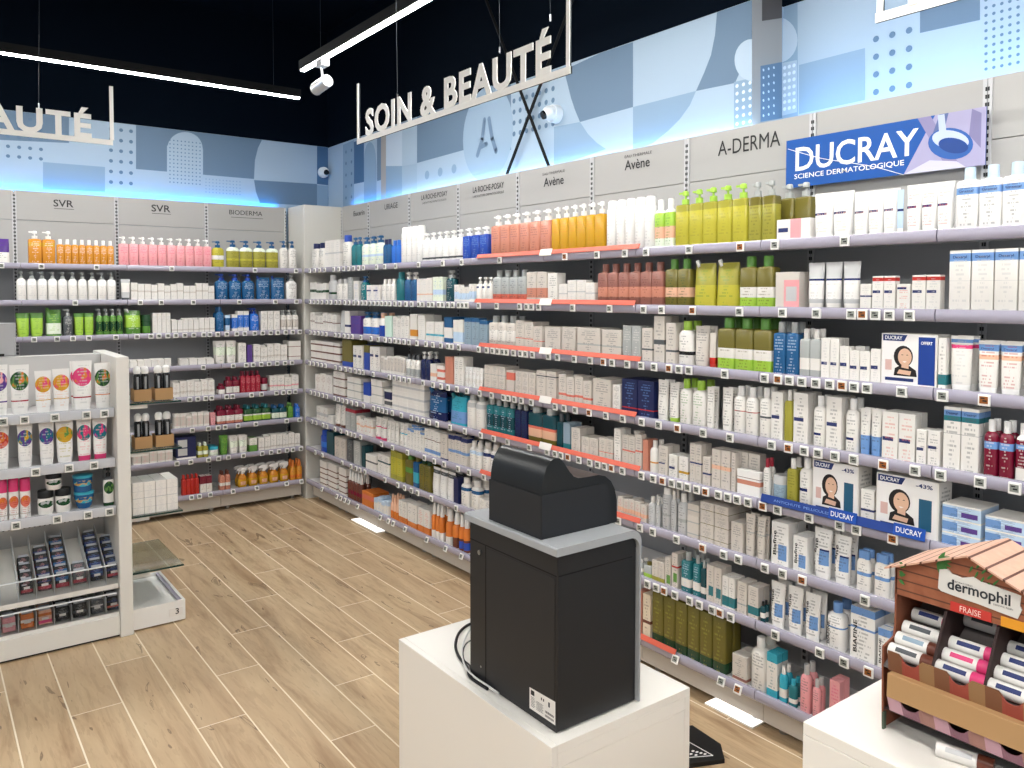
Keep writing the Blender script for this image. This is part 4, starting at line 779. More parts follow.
lett('Dexeryl', (1, 'tall white carton with light blue top band'), 'n', .885, .055, .66)
lett('Dexeryl', (0, 'white pump bottle with light blue band'), 'n', .77, .045, .66)
lett('Dexeryl', (2, 'white tube with blue band'), 'n', .85, .05, .6)
lett('Dexeryl', (3, 'tall white carton with blue and green band'), 'n', .9, .04, .7)
for d_ in ('white carton with blue square, tall', 'white carton with blue square, short', 'white cream tube with blue square'): lett('Biafine', (5, d_), 'k', .52, .2, .55, True, .02)
lett('Biafine', (6, 'cream tube with blue square'), 'k', .58, .2, .5, True, .02)
for d_ in ('broad white lotion bottle with blue cap', 'white carton with blue top, large', 'white carton with blue top, small'): lett('BIAFINE', (6, d_), 'k', .45, .16, .6, True, .02)
for sh_, d_ in ((0, 'white tube with navy flash'), (0, 'large white tube with navy flash')): lett('DUCRAY', (sh_, d_), 'w', .47, .035, .6)

# ------------------------------------------------------------------ low gondola in the left foreground
zL = lambda x, y, yy: at(x, y, 1, yy)[2]
gon = empty('low_gondola', (.3, 4.4, 0)); tag(gon, 'low white gondola with sun-care tubes and accessory trays, left foreground', 'shelving')
ZG = 1.341
bm = bmesh.new(); box(bm, .755, .812, 4.13, 4.727, 0, ZG, 0, .002); fin('end_panel', bm, mat('gondola_white', 'E4E2DC', .45), gon)
gw = MATS['gondola_white']; gg = mat('gondola_grey_back', 'C9C9C7', .5)
bm = bmesh.new(); box(bm, -.6, .754, 4.50, 4.56, .02, ZG-.004, 0, .002); fin('back_panel', bm, gg, gon)
bm = bmesh.new(); box(bm, -.6, .754, 4.14, 4.50, .012, .105, 0, .001); fin('plinth', bm, gw, gon)
bm = bmesh.new(); box(bm, -.6, .754, 4.155, 4.50, 0, .012); fin('toe_recess', bm, mat('rubber_black', '1A1A1A', .8), gon)
shg = mat('acrylic_shelf', 'C8CBD2', .15, coat=.5)
GS = {}
GT = {0: [3, 24.5, 55, 86.5, 104.5], 1: [34.5, 68, 93], 2: [13.5, 55, 86, 107.5]}
for i, (zt_, zb_) in enumerate(((1.102, 1.062), (.862, .815), (.632, .588))):
    bm = bmesh.new(); box(bm, -.6, .753, 4.185, 4.497, zt_-.018, zt_-.008); sh = fin('shelf', bm, shelfm, gon)
    bm = bmesh.new(); prism(bm, [(.015, -.002), (0, -.002), (-.003, -.02), (0, -.046), (.015, -.046)], lambda p, q, d, zt_=zt_: (d, 4.17+p, zt_+q), -.6, .752); fin('price_rail', bm, shg, sh, smooth=True)
    for px in GT[i]:
        o = bpy.data.objects.new('price_tag', TG[0]); COL.objects.link(o); o.parent = sh; o.location = (at(px, 430, 1, 4.166)[0], 4.164, zt_-.008); o.scale = (1.1, 1, 1.1)
    GS[i] = zt_-.008
bm = bmesh.new()
for i in range(60): box(bm, -.55+i*.0216, -.55+i*.0216+.008, 4.497, 4.4995, .50, .512)
fin('perforation_row', bm, slotm, gon)
# two bin trays
for i, (zf, zb_, n_) in enumerate(((.236, .42, 8), (.098, .24, 8))):
    tr = None
    bm = bmesh.new(); prism(bm, [(4.15, zf), (4.15, zf+.022), (4.48, zb_), (4.48, zb_-.02)] if i == 0 else [(4.15, zf), (4.15, zf+.022), (4.48, zf+.03), (4.48, zf)], lambda p, q, d: (d, p, q), -.6, .752)
    tr = fin('bin_tray', bm, gw, gon)
    bm = bmesh.new(); box(bm, -.6, .745, 4.152, 4.155, zf+.022, zf+.115); fin('clear_front', bm, mat('clear_acrylic', 'F4F6F8', .05, trans=1, ior=1.2), tr)
    bm = bmesh.new(); box(bm, -.6, .745, 4.150, 4.156, zf+.112, zf+.118); fin('front_edge', bm, mat('acrylic_edge', 'E8ECEF', .2), tr)
    px = [0, 18.5, 36.5, 54.5, 72, 89.5, 106.5, 124]
    bm = bmesh.new()
    for x in px:
        X = at(x, 590 if i == 0 else 620, 1, 4.155)[0]; prism(bm, [(4.156, zf+.023), (4.156, zf+.10), (4.47, (zb_+.06) if i == 0 else zf+.13), (4.47, zb_+.001 if i == 0 else zf+.031)], lambda p, q, d: (d, p, q), X-.001, X+.001)
    fin('divider', bm, mat('acrylic_edge', 'E8ECEF', .2), tr)
# small accessory packs in the bins
def accessory(zf, slope, i0, px0, px1, n, style, desc, row):
    X0, X1 = at(px0, 590 if row == 0 else 620, 1, 4.155)[0], at(px1, 590 if row == 0 else 620, 1, 4.155)[0]
    w = min((X1-X0)*.84, .064); X = (X0+X1)/2
    for k in range(n):
        bm = bmesh.new(); box(bm, -w/2, w/2, -.012, .012, 0, .062, 0, .003)
        r0 = fin('hair_accessory_pack', bm, pack(style)); b = bmesh.new(); box(b, -w*.25, w*.25, -.0135, -.0122, .020, .031); fin('pack_label', b, mat('cap_w', CC['w'], .35), r0, local=True)
        b = bmesh.new(); box(b, -w*.4, w*.4, -.004, .004, .062, .072); fin('hang_tab', b, mat('clear_tab', 'A9ADB5', .3), r0, local=True)
        yy = 4.185+k*.042; r0.location = (X, yy, zf+.024+slope*(yy-4.15)+.001); r0.rotation_euler = (-.30, 0, 0)
        tag(r0, '%s accessory pack, %s from the front, %s of the %s tray' % (desc, ordin(k), i0, 'upper' if row == 0 else 'lower'), 'pack', '%s packs in the %s bin tray' % (desc, 'upper' if row == 0 else 'lower'))
for a in ((20, 35, 4, 'n|0-1k|.1-.3R|.6-.7g@.1,.5|tp', 'black and crimson', 'second bin'), (37.5, 54, 5, 'k|.1-.35R|.6-.7n|tp', 'dark navy and crimson', 'third bin'), (55.5, 71.5, 6, 'k|0-.3R|.5-.75c|tp', 'dark blue and crimson', 'fourth bin'), (73, 89, 2, 'd|.1-.35R|tp', 'dark and red', 'fifth bin'),
          (91, 106, 6, 'k|.3-.8n|.5-.6c|ts', 'dark blue', 'sixth bin'), (107.5, 123.5, 5, 'k|.1-.3R|.5-.7n|ts', 'navy and red striped', 'seventh bin')): accessory(.236, (.42-.236)/.33, a[5], a[0], a[1], a[2], a[3], a[4], 0)
for a in ((1, 17.5, 2, 'p|.4-.6w|tR', 'pink', 'first bin'), (20, 36, 2, 'o|.4-.6w|tR', 'orange', 'second bin'), (38, 54, 3, 'h|.1-.3P|.6-.8o|tR', 'peach and pink', 'third bin'), (55.5, 71.5, 4, 'k|.5-.6d|tg', 'black', 'fourth bin'), (73, 89, 3, 'k|.3-.5d|tg', 'charcoal', 'fifth bin'),
          (91, 106, 1, 'd|.5-.6w|tw', 'grey', 'sixth bin'), (107.5, 123, 4, 'k|.2-.35O|.6-.7n|ts', 'navy and orange', 'seventh bin')): accessory(.098, .02, a[5], a[0], a[1], a[2], a[3], a[4], 1)
# sun-care on the gondola shelves
def gput(i, x0, x1, yt, kind, style, label, z=None, hpx=None, D=None, nm=None, yf=4.20):
    X0, X1 = at(x0, 430, 1, yf)[0], at(x1, 430, 1, yf)[0]; W = X1-X0; zs = GS[i] if z is None else z
    H = at((x0+x1)/2, yt, 1, yf)[2]-zs if hpx is None else hpx
    lim = (ZG+.2, GS[0]-.045, GS[1]-.045)[i]
    H = min(H, lim-zs); D = D or depth_of(kind, W, H)
    o = make(kind, W, D, H, style, nm); o[0].location = ((X0+X1)/2, yf+D/2, zs); tag(o[0], label, CATS[kind], None); return zs+H, o
gl = 'on the top shelf of the low gondola'
for x0, x1, yt, st, lb in ((-9, 9.5, 365, 'W|.16-.19u|ouup|tg;W', 'white tube with violet print, leftmost '), (11, 31, 365, 'W|.16-.19R|oDGo|tg;W', 'white tube with dark green and orange print '), (36, 53, 371, 'W|.2-.22Y|oYoP|th;W', 'white tube with yellow-orange print, left of two '),
                            (54, 71.5, 369, 'W|.2-.22Y|oYoP|th;W', 'white tube with yellow-orange print, right of two '), (73.5, 94, 361, 'W|.14-.17R|oPMo|tg;W' if 0 else 'W|.14-.17R|oPPo|tg;W', 'white tube with magenta print, largest '), (96, 112.5, 363, 'W|.2-.22o|oDGo|tg;W', 'white tube with green print next to end panel ')):
    gput(0, x0, x1, yt, 'tube', st, lb+'on low gondola top shelf')
gput(0, 71.5, 90, 361, 'tube', 'W|.14-.17R|oPPo|tg;W', 'white magenta-print tube behind the largest, on low gondola top shelf', yf=4.27)
for x0, x1, st, lb in ((-9, 9.5, 'W|oOro|tg;W', 'white tube with red-orange print, leftmost '), (17, 33, 'W|outY|tg;W', 'white tube with purple, teal and yellow print, left '), (39, 54.5, 'W|ouct|tg;W', 'white tube with purple and blue print, right '), (56, 74, 'W|oYYG|ty;W', 'white tube with yellow and green print '),
                       (77, 92, 'W|otPP|tp;P', 'white tube with magenta cap, left '), (93, 108, 'W|otcP|tp;P', 'white tube with magenta cap, right ')):
    gput(1, x0, x1, 417.5, 'tube', st, lb+'on low gondola second shelf')
for x0, x1, lb in ((-4, 6, 'leftmost '), (7, 17.5, 'middle '), (18.5, 29.5, 'rightmost ')): gput(2, x0, x1, 479, 'stick', 'W|.15-.2x|oOOo|tr;P', lb+'white stick with pink lid and orange disc, low gondola')
zt1, _ = gput(2, 36.5, 53, 491.5, 'jar', 'w|oDDq;k', 'lower left white jar with black lid on low gondola'); gput(2, 54.5, 70.5, 489, 'jar', 'w|oDDq;k', 'lower right white jar with black lid on low gondola')
gput(2, 45, 61.5, 0, 'jar', 'w|oDDq;k', 'white jar with black lid stacked on two others', z=zt1+.001, hpx=.078)
def cup(x0, x1, z, h, flip, label):
    X0, X1 = at(x0, 480, 1, 4.2)[0], at(x1, 480, 1, 4.2)[0]; w = (X1-X0)/2; bm = bmesh.new()
    loft(bm, [(0, w*.6, w*.6), (.2*h, w*.8, w*.8), (.8*h, w, w), (h, w, w)] if not flip else [(0, w*.9, w*.9), (.8*h, w, w), (h, w, w)], 18)
    o = fin('hair_mask_tub', bm, pack('c|oAYc', True), smooth=True, angle=50); b = bmesh.new(); loft(b, [(h, w*1.03, w*1.03), (h*1.16, w*1.03, w*1.03), (h*1.18, w*.96, w*.96)], 18); fin('lid', b, mat('cap_A', CC['A'], .35), o, smooth=True, local=True, angle=50)
    o.location = ((X0+X1)/2, 4.2+w, z); tag(o, label, 'tub'); return z+h*1.18
zc = cup(75, 95, GS[2], .068, False, 'blue and yellow tub, lower of two stacked on low gondola'); cup(74, 94, zc+.001, .066, True, 'blue and yellow tub, upper of two stacked on low gondola')
gput(2, 102.5, 113.5, 462, 'pump', 'w|0-.12D|oDGD|.9-1d;k', 'white bottle with green print and black pump, low gondola')
# grey panel standing on the top behind
bm = bmesh.new(); box(bm, -.1, .39, 4.515, 4.54, ZG+.0, 1.50, 0, .004); p = fin('display_panel', bm, mat('panel_back_grey', 'AFB0B1', .5)); tag(p, 'plain grey display panel standing on the low gondola, left picture edge', 'panel')
bm = bmesh.new(); box(bm, .1, .34, 4.50, 4.512, ZG, ZG+.012); fin('foot', bm, mat('rubber_black', '1A1A1A', .8), p)

# ------------------------------------------------------------------ end cap with glass shelves, tray marked 3
glass = mat('shelf_glass', 'DDEBE6', .03, trans=1, ior=1.45); gedge = mat('glass_edge', '22403C', .2)
GZ = [1.112, .879, .562, .287]
cap_ = empty('end_cap_shelving', (.93, 4.4, 0)); tag(cap_, 'end cap of four glass shelves and base tray beside the low gondola', 'shelving')
for z in GZ:
    bm = bmesh.new(); box(bm, .815, 1.052, 4.163, 4.67, z-.008, z, 0); g = fin('glass_shelf', bm, glass, cap_)
    bm = bmesh.new(); box(bm, .815, 1.054, 4.160, 4.1625, z-.008, z); fin('glass_edge', bm, gedge, g)
    for yb_ in (4.175, 4.60):
        bm = bmesh.new(); box(bm, .8125, .90, yb_, yb_+.02, z-.028, z-.009); fin('bracket', bm, gw, g)
bm = bmesh.new()
box(bm, .815, 1.058, 4.16, 4.172, .008, .107); box(bm, 1.046, 1.058, 4.173, 4.66, .008, .107); box(bm, .815, 1.058, 4.661, 4.672, .008, .107); box(bm, .815, 1.045, 4.173, 4.66, .05, .088)
tray = fin('base_tray', bm, mat('tray_white', 'EFEEEA', .35), cap_)
bm = bmesh.new(); box(bm, 1.032, 1.0455, 4.174, 4.659, .0885, .104); fin('rail_insert', bm, railm, tray)
bm = bmesh.new(); box(bm, .98, 1.045, 4.156, 4.1595, .035, .075); fin('number_plate', bm, whitem, tray)
text('number', '3', (1.018, 4.1555, .058), None, .03, 'b', ink, tray, bold=.02)
bm = bmesh.new(); box(bm, .83, 1.05, 4.18, 4.64, 0, .008); fin('toe_recess', bm, MATS['rubber_black'], cap_)
kraft = mat('kraft_card', CC['K'], .8)
def trio(x0, x1, z, label, grp):
    yf = 4.20; X0, X1 = at(x0, 400, 1, yf)[0], at(x1, 400, 1, yf)[0]; w = (X1-X0)/2; t = empty('bottle_set', ((X0+X1)/2, yf+.04, z)); tag(t, label, 'bottle set', grp)
    for i in range(2):
        bm = bmesh.new(); r = w*.47; loft(bm, [(z+.001, r*.95, r*.95), (z+.006, r, r), (z+.125, r, r), (z+.135, r*.6, r*.6)], 14)
        for v in bm.verts: v.co.x += X0+w*(i+.5); v.co.y += yf+.04
        bo = fin('bottle', bm, mat('bottle_black', '191B1E', .2), t, smooth=True, angle=50)
        bm = bmesh.new(); loft(bm, [(z+.134, r*.9, r*.9), (z+.146, r*1.05, r*1.05), (z+.158, r*1.0, r*1.0), (z+.168, r*.7, r*.7), (z+.171, r*.3, r*.3)], 14)
        for v in bm.verts: v.co.x += X0+w*(i+.5); v.co.y += yf+.04
        fin('cap', bm, mat('cap_W', CC['W'], .35), bo, smooth=True, angle=60)
        bm = bmesh.new(); box(bm, X0+w*(i+.5)-r*.28, X0+w*(i+.5)+r*.28, yf+.04-r-.0012, yf+.04-r*.9, z+.06, z+.12); fin('bottle_label', bm, mat('label_grey', '8E9194', .5), bo)
    bm = bmesh.new(); box(bm, X0-.001, X1+.001, yf-.002, yf+.0, z+.002, z+.06); box(bm, X0-.003, X0-.001, yf-.002, yf+.08, z+.002, z+.06); box(bm, X1+.001, X1+.003, yf-.002, yf+.08, z+.002, z+.06); box(bm, X0-.003, X1+.003, yf+.08, yf+.082, z+.002, z+.06)
    fin('card_sleeve', bm, kraft, t)
for zi, nm in ((0, 'upper'), (1, 'second')):
    for (a, b), sd in (((135, 151), 'left'), ((156, 172.5), 'right')): trio(a, b, GZ[zi]+.001, '%s of two kraft-sleeved sets of black bottles, %s glass shelf' % (sd, nm), 'black bottle sets in kraft sleeves')
objs = make('box', .0505, .055, .079, 'w|.0-.04g|.45-.47g|tg')
for ix in range(4):
    for iy in range(3):
        for iz in range(2):
            o = dup(objs, (.852+ix*.0525, 4.205+iy*.058, GZ[2]+.0005+iz*.0795), 0)
            EXTRA.append(o); tag(o, '%s white carton of the %s layer, %s row, block on third glass shelf' % (ordin(ix), ('lower', 'upper')[iz], ('front', 'middle', 'back')[iy]), 'box', 'white cartons blocked on the third glass shelf')
for o in objs[::-1]: bpy.data.objects.remove(o)

# ------------------------------------------------------------------ counters
cw_ = mat('counter_white', 'EFEBE4', .35); c1 = empty('counter_block', (1.388, 1.75, 0)); tag(c1, 'white block counter carrying the black cash machine', 'counter')
x0, x1, y0, y1 = 1.150, 1.626, 1.388, 2.112
for n, b in (('side_panel', (x0, x0+.019, y0, y1, .0, .6)), ('side_panel', (x1-.019, x1, y0, y1, 0, .5795)), ('top_panel', (x0+.0195, x1, y0, y1, .58, .6)), ('top_trim', (x0+.0195, x1-.0195, y0-.0, y0+.019, .545, .5795)), ('front_panel', (x0+.0195, x1-.0195, y0+.0006, y0+.019, 0, .544)), ('back_panel', (x0+.0195, x1-.0195, y1-.019, y1, 0, .579))):
    bm = bmesh.new(); box(bm, *b, 0, .0008); fin(n, bm, cw_, c1)
c2 = empty('counter_block', (1.6, .42, 0)); tag(c2, 'white counter in the right foreground carrying the lip balm display', 'counter')
for n, b in (('top_panel', (1.141, 2.05, .02, .738, .93, .95)), ('side_panel', (1.141, 1.16, .02, .738, 0, .9295)), ('front_panel', (1.1605, 2.05, .719, .738, 0, .9295)), ('side_panel', (2.031, 2.05, .02, .7185, 0, .9295))):
    bm = bmesh.new(); box(bm, *b, 0, .0008); fin(n, bm, cw_, c2)

# ------------------------------------------------------------------ cash machine
mb = mat('machine_black', '1B1C1F', .42); mh = mat('machine_head', '16181A', .3); ms = mat('machine_shroud', '202226', .6); mg = mat('machine_grey', 'A2A5A8', .38); seam = mat('seam_black', '08090A', .8)
cm = empty('cash_machine', (1.325, 1.6, .6)); tag(cm, 'black cash recycling machine with a grey lid and domed head on white counter', 'machine')
bm = bmesh.new(); box(bm, 1.195, 1.456, 1.422, 1.793, .604, 1.028, 0, .003); body = fin('body', bm, mb, cm)
bm = bmesh.new(); box(bm, 1.2, 1.45, 1.43, 1.785, .6, .604); fin('feet', bm, seam, cm)
bm = bmesh.new(); box(bm, 1.1942, 1.1950, 1.425, 1.79, .978, .9805); box(bm, 1.198, 1.44, 1.4212, 1.422, .978, .9805); box(bm, 1.1942, 1.1950, 1.715, 1.7175, .61, .978); fin('panel_seam', bm, seam, body)
bm = bmesh.new(); box(bm, 1.1936, 1.1948, 1.43, 1.712, .612, .974, 0, .0005); fin('side_door', bm, mat('machine_door', '1F2023', .5), body)
bm = bmesh.new(); cyl(bm, (1.1905, 1.742, .954), (1.1945, 1.742, .954), .0065, n=16); fin('key_lock', bm, mat('steel', 'A9ABAD', .3, 1), body)
bm = bmesh.new(); cyl(bm, (1.1935, 1.738, .645), (1.1945, 1.738, .645), .003, n=10); fin('screw', bm, mat('steel', 'A9ABAD', .3, 1), body)
# grey lid: slab with rounded shoulder running down the customer side
def arc_pts(cx, cz, r, a0, a1, n=8): return [(cx+r*math.cos(math.radians(a0+(a1-a0)*i/n)), cz+r*math.sin(math.radians(a0+(a1-a0)*i/n))) for i in range(n+1)]
prof = [(1.185, 1.030), (1.185, 1.046), (1.188, 1.0495)] + arc_pts(1.430, 1.0155, .034, 90, 0)+[(1.4635, .97)] + [(1.4625, .604), (1.4575, .604), (1.4575, 1.0)] + arc_pts(1.4275, 1.0, .03, 0, 90)[1:]
bm = bmesh.new(); prism(bm, prof, lambda a, b, d: (a, d, b), 1.412, 1.803); lid = fin('grey_lid', bm, mg, cm, smooth=True, angle=35)
bm = bmesh.new(); prism(bm, [(1.4285, 1.0), (1.4285, 1.0295)] + arc_pts(1.4275, 1.0, .0295, 88, 2) + [(1.457, 1.0)], lambda a, b, d: (a, d, b), 1.424, 1.79); fin('corner_fill', bm, mb, cm)
hp_ = [(1.202, 1.0500), (1.202, 1.157), (1.2035, 1.178), (1.208, 1.200), (1.216, 1.221), (1.228, 1.236), (1.243, 1.243), (1.258, 1.2405), (1.272, 1.228), (1.290, 1.203), (1.304, 1.189), (1.318, 1.1835), (1.34, 1.182), (1.388, 1.182), (1.410, 1.176), (1.431, 1.160), (1.445, 1.137), (1.452, 1.108), (1.453, 1.05)]
bm = bmesh.new(); prism(bm, hp_, lambda a, b, d: (a, d, b), 1.490, 1.704)
head = fin('domed_head', bm, mh, cm, smooth=True, angle=50)
sp = [(1.1995, 1.0502), (1.1995, 1.156), (1.202, 1.158), (1.395, 1.158)] + arc_pts(1.395, 1.130, .028, 90, 0)[1:] + [(1.423, 1.0502)]
bm = bmesh.new(); prism(bm, sp, lambda a, b, d: (a, d, b), 1.4865, 1.4898); box(bm, 1.1985, 1.2018, 1.4898, 1.706, 1.0502, 1.157); fin('lower_shroud', bm, ms, cm)
# rating sticker
st = empty('rating_sticker', (1.193, 1.45, .64)); st.parent = cm; st.matrix_parent_inverse = wm(cm).inverted()
A, B, C_, D_ = at(529.5, 687, 0, 1.1930), at(555.3, 702, 0, 1.1930), at(555.3, 725.5, 0, 1.1930), at(529.5, 708, 0, 1.1930)
poly('sticker_paper', [A, B, C_, D_], whitem, st)
yl, yr, zt_, zb_ = A[1], B[1], (A[2]+B[2])/2, (C_[2]+D_[2])/2
bm = bmesh.new(); SX = 1.1926
def sq_(u0, u1, v0, v1): 
    y_a, y_b = yl+(yr-yl)*u0, yl+(yr-yl)*u1; z_a, z_b = zb_+(zt_-zb_)*v0, zb_+(zt_-zb_)*v1
    bm.faces.new([bm.verts.new(q) for q in ((SX, y_a, z_a), (SX, y_b, z_a), (SX, y_b, z_b), (SX, y_a, z_b))])
sq_(.06, .2, .68, .9)
for i in range(7): sq_(.06, .2+.02*(i % 3), .58-i*.07, .60-i*.07); sq_(.28, .55-.03*(i % 2), .52-i*.06, .54-i*.06)
for i in range(14): sq_(.62+i*.024, .63+i*.024+(.008 if i % 3 else 0), .28, .38); sq_(.62+i*.024, .634+i*.024, .10, .2)
sq_(.46, .5, .72, .84); sq_(.54, .58, .72, .84); sq_(.74, .8, .62, .84)
me = bpy.data.meshes.new('sticker_print'); bm.to_mesh(me); bm.free(); link('sticker_print', me, ink, st)
# cables behind the machine
def on_c(x, y, z): 
    p = at(x, y, 2, z); return (min(p[0], 1.8), p[1], z)
for nm, pts, r, m_, lb in (('power_cable', [(478, 622), (468, 625), (459, 633), (455.5, 645), (459, 657), (467, 667), (474, 676), (490, 688)], .0042, mat('cable_black', '151517', .5), 'thick black cable looping beside the cash machine on the counter'),
                           ('data_cable', [(476, 640), (467, 645), (463, 653), (464, 662), (470, 668), (480, 676)], .0022, mat('cable_black', '151517', .5), 'thin black cable curled beside the cash machine'),
                           ('network_cable', [(474, 628), (466, 640), (462, 655), (465, 670), (475, 680), (488, 688), (500, 697)], .0024, mat('cable_white', 'D6D6D4', .4), 'thin white cable looping beside the cash machine')):
    P_ = []
    for i, (x, y) in enumerate(pts):
        p = on_c(x, y, .6+r+.0003); 
        if p[0] > 1.185 and p[1] < 1.81: p = (1.185, p[1], p[2])
        P_.append((p[0], p[1], p[2]+(.006 if nm == 'data_cable' else .011 if nm == 'network_cable' else 0)))
    bm = bmesh.new(); tube_path(bm, smoothpts(P_, 5), r, 8); o = fin(nm, bm, m_, smooth=True, angle=80); tag(o, lb, 'cable')
# black stand foot on the floor
fs = empty('stand_foot', (2.2, 1.88, 0)); tag(fs, 'black angular stand foot with white triangle print on the floor behind counter', 'stand')
bm = bmesh.new(); prism(bm, [(2.318, 1.965), (2.302, 1.82), (2.238, 1.752), (1.99, 1.86), (2.10, 2.05)], lambda a, b, d: (a, b, d), 0, .016); fin('base_plate', bm, mat('stand_black', '141518', .45), fs)
bm = bmesh.new()
tri = [at(689, 742, 2, .0165), at(713, 755.5, 2, .0165), at(688, 757.5, 2, .0165)]
for a, b in zip(tri, tri[1:]+tri[:1]):
    d = (b-a).normalized(); n_ = Vector((-d[1], d[0], 0))*.0022; bm.faces.new([bm.verts.new(q) for q in (a-n_, b-n_, b+n_, a+n_)])
for x, y in ((693, 751), (697, 752), (701, 753), (705, 754), (696, 755), (691, 754)):
    p = at(x, y, 2, .0167); bm.faces.new([bm.verts.new(p+Vector((.007*math.cos(t*PI/3+x), .005*math.sin(t*PI/3+x), 0))) for t in range(6)])
me = bpy.data.meshes.new('triangle_print'); bm.to_mesh(me); bm.free(); link('triangle_print', me, tagw, fs)
bm = bmesh.new(); box(bm, 2.195, 2.215, 1.93, 1.96, .016, .06); fin('upright_tab', bm, mat('stand_black', '141518', .45), fs)
# patches of light on the floor by the shelving, imitated with glowing sheets
for xa, xb_, lb in ((352, 388, 'light patch on the floor under the second right-wall bay, as glowing sheet'), (690, 758, 'light patch on the floor under the seventh right-wall bay, as glowing sheet')):
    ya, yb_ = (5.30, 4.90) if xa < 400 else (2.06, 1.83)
    t = empty('floor_light_patch', (2.55, (ya+yb_)/2, 0)); tag(t, lb, 'light', 'imitated light patches under the right wall')
    bm = bmesh.new(); box(bm, 2.500, 2.575, yb_, ya, .0, .006); fin('patch_base', bm, whitem, t)
    bm = bmesh.new(); box(bm, 2.503, 2.572, yb_+.003, ya-.003, .0062, .008); fin('patch_sheet', bm, mat('light_patch_glow', 'FFFFFF', .5, emit='FFFBF2', es=1.6), t)

# ------------------------------------------------------------------ lip balm display
dd = empty('counter_display', (1.30, .54, .95)); tag(dd, 'cardboard chalet-shaped lip balm display on the right counter', 'display')
def wood_print(name, c1, c2, axis, scale, off=0):
    if name in MATS: return MATS[name]
    M = bpy.data.materials.new(name); M.use_nodes = True; T = NT(M); b = T.n['Principled BSDF']; b.inputs['Roughness'].default_value = .5
    tc = T.n.new('ShaderNodeTexCoord'); sx = T.n.new('ShaderNodeSeparateXYZ'); T.link(tc.outputs['Object'], sx.inputs[0])
    f = T.math('FRACT', T.math('ADD', T.math('MULTIPLY', sx.outputs[axis], scale), off))
    nz = T.n.new('ShaderNodeTexNoise'); nz.inputs['Scale'].default_value = 60; nz.inputs['Detail'].default_value = 3; T.link(tc.outputs['Object'], nz.inputs[0])
    c = T.mix(nz.outputs[0], lin(c1), lin(c2)); c = T.mix(T.math('LESS_THAN', T.math('ABSOLUTE', T.math('SUBTRACT', f, .5)), .07), c, lin('5E3626'))
    T.link(c, b.inputs['Base Color']); MATS[name] = M; return M
logs = wood_print('printed_logs', 'A8694A', '7E452E', 2, 62); roofm = wood_print('printed_roof_boards', 'DDB49C', 'C79A84', 1, 42); cardd = mat('card_dark', '33211F', .7); cardg = mat('card_grey', '6B6462', .7)
XG = 1.26
yL_, yR_ = .652, .424; zr = lambda y: 1.253-(abs(y-.54))*(.05/.116)
bm = bmesh.new(); prism(bm, [(yL_, 1.160), (yL_, zr(yL_)-.002), (.54, 1.2505), (yR_, zr(yR_)-.002), (yR_, 1.160)], lambda a, b, d: (d, a, b), XG, XG+.003); fin('gable_header', bm, logs, dd)
for sgn, nm in ((1, 'roof_panel'), (-1, 'roof_panel')):
    ye = .54+sgn*.125; bm = bmesh.new(); prism(bm, [(.54, 1.2515), (ye, zr(ye)), (ye, zr(ye)+.003), (.54, 1.2545)], lambda a, b, d: (d, a, b), 1.248, 1.392); fin(nm, bm, roofm, dd)
bm = bmesh.new(); prism(bm, [(1.227, .951), (1.2235, 1.05), (1.2235, 1.083), (XG-.004, 1.092), (XG, 1.11), (XG, zr(yL_)-.003), (1.39, zr(yL_)-.003), (1.39, .951)], lambda a, b, d: (a, d, b), .650, .653); fin('side_panel', bm, mat('card_edge_brown', '8A5038', .6), dd)
bm = bmesh.new(); prism(bm, [(1.227, .951), (1.2235, 1.05), (1.2235, 1.083), (XG-.004, 1.092), (XG, 1.11), (XG, zr(yL_)-.003), (1.39, zr(yL_)-.003), (1.39, .951)], lambda a, b, d: (a, d, b), .423, .426); fin('side_panel', bm, MATS['card_edge_brown'], dd)
bm = bmesh.new(); box(bm, 1.387, 1.39, .427, .649, .951, 1.19); fin('back_panel', bm, cardg, dd)
bm = bmesh.new(); prism(bm, [(1.222, 1.052), (1.222, 1.055), (1.386, 1.152), (1.386, 1.149)], lambda a, b, d: (a, d, b), .427, .649); fin('sloping_tray', bm, cardg, dd)
for y in (.5745, .5005): 
    bm = bmesh.new(); prism(bm, [(1.224, 1.056), (1.222, 1.075), (XG+.004, 1.155), (1.386, 1.18), (1.386, 1.153)], lambda a, b, d: (a, d, b), y-.002, y+.002); fin('divider', bm, cardd, dd)
def lip(name, z0, z1, xa, xb_, c3, par):
    """scalloped front lip with three finger cut-outs, printed in blocks"""
    n = 48; bm = bmesh.new(); T0, T1, B0, B1 = [], [], [], []
    for i in range(n+1):
        y = .638-.214*i/n; u = (i/n*3) % 1; dip = max(0, 1-((u-.5)/.2)**2)**.5*(z1-z0)*.42 if abs(u-.5) < .2 else 0
        zt_ = z1-dip
        T0.append(bm.verts.new((xa, y, zt_))); B0.append(bm.verts.new((xb_, y, z0))); T1.append(bm.verts.new((xa+.002, y, zt_))); B1.append(bm.verts.new((xb_+.002, y, z0)))
    for i in range(n):
        u = (i+.5)/n*9; mi = int(u) % 3
        for q in ((T0[i], T0[i+1], B0[i+1], B0[i]), (T1[i+1], T1[i], B1[i], B1[i+1]), (T0[i+1], T0[i], T1[i], T1[i+1]), (B0[i], B0[i+1], B1[i+1], B1[i])): bm.faces.new(q).material_index = mi
    bm.faces.new((T0[0], B0[0], B1[0], T1[0])); bm.faces.new((T0[-1], T1[-1], B1[-1], B0[-1]))
    return fin(name, bm, [mat(a, b, .5) for a, b in c3], par)
lip('upper_front_lip', 1.053, 1.085, 1.212, 1.216, (('lip_brown', '7A5038'), ('lip_red', '9E4A3E'), ('lip_tan', '96734F')), dd)
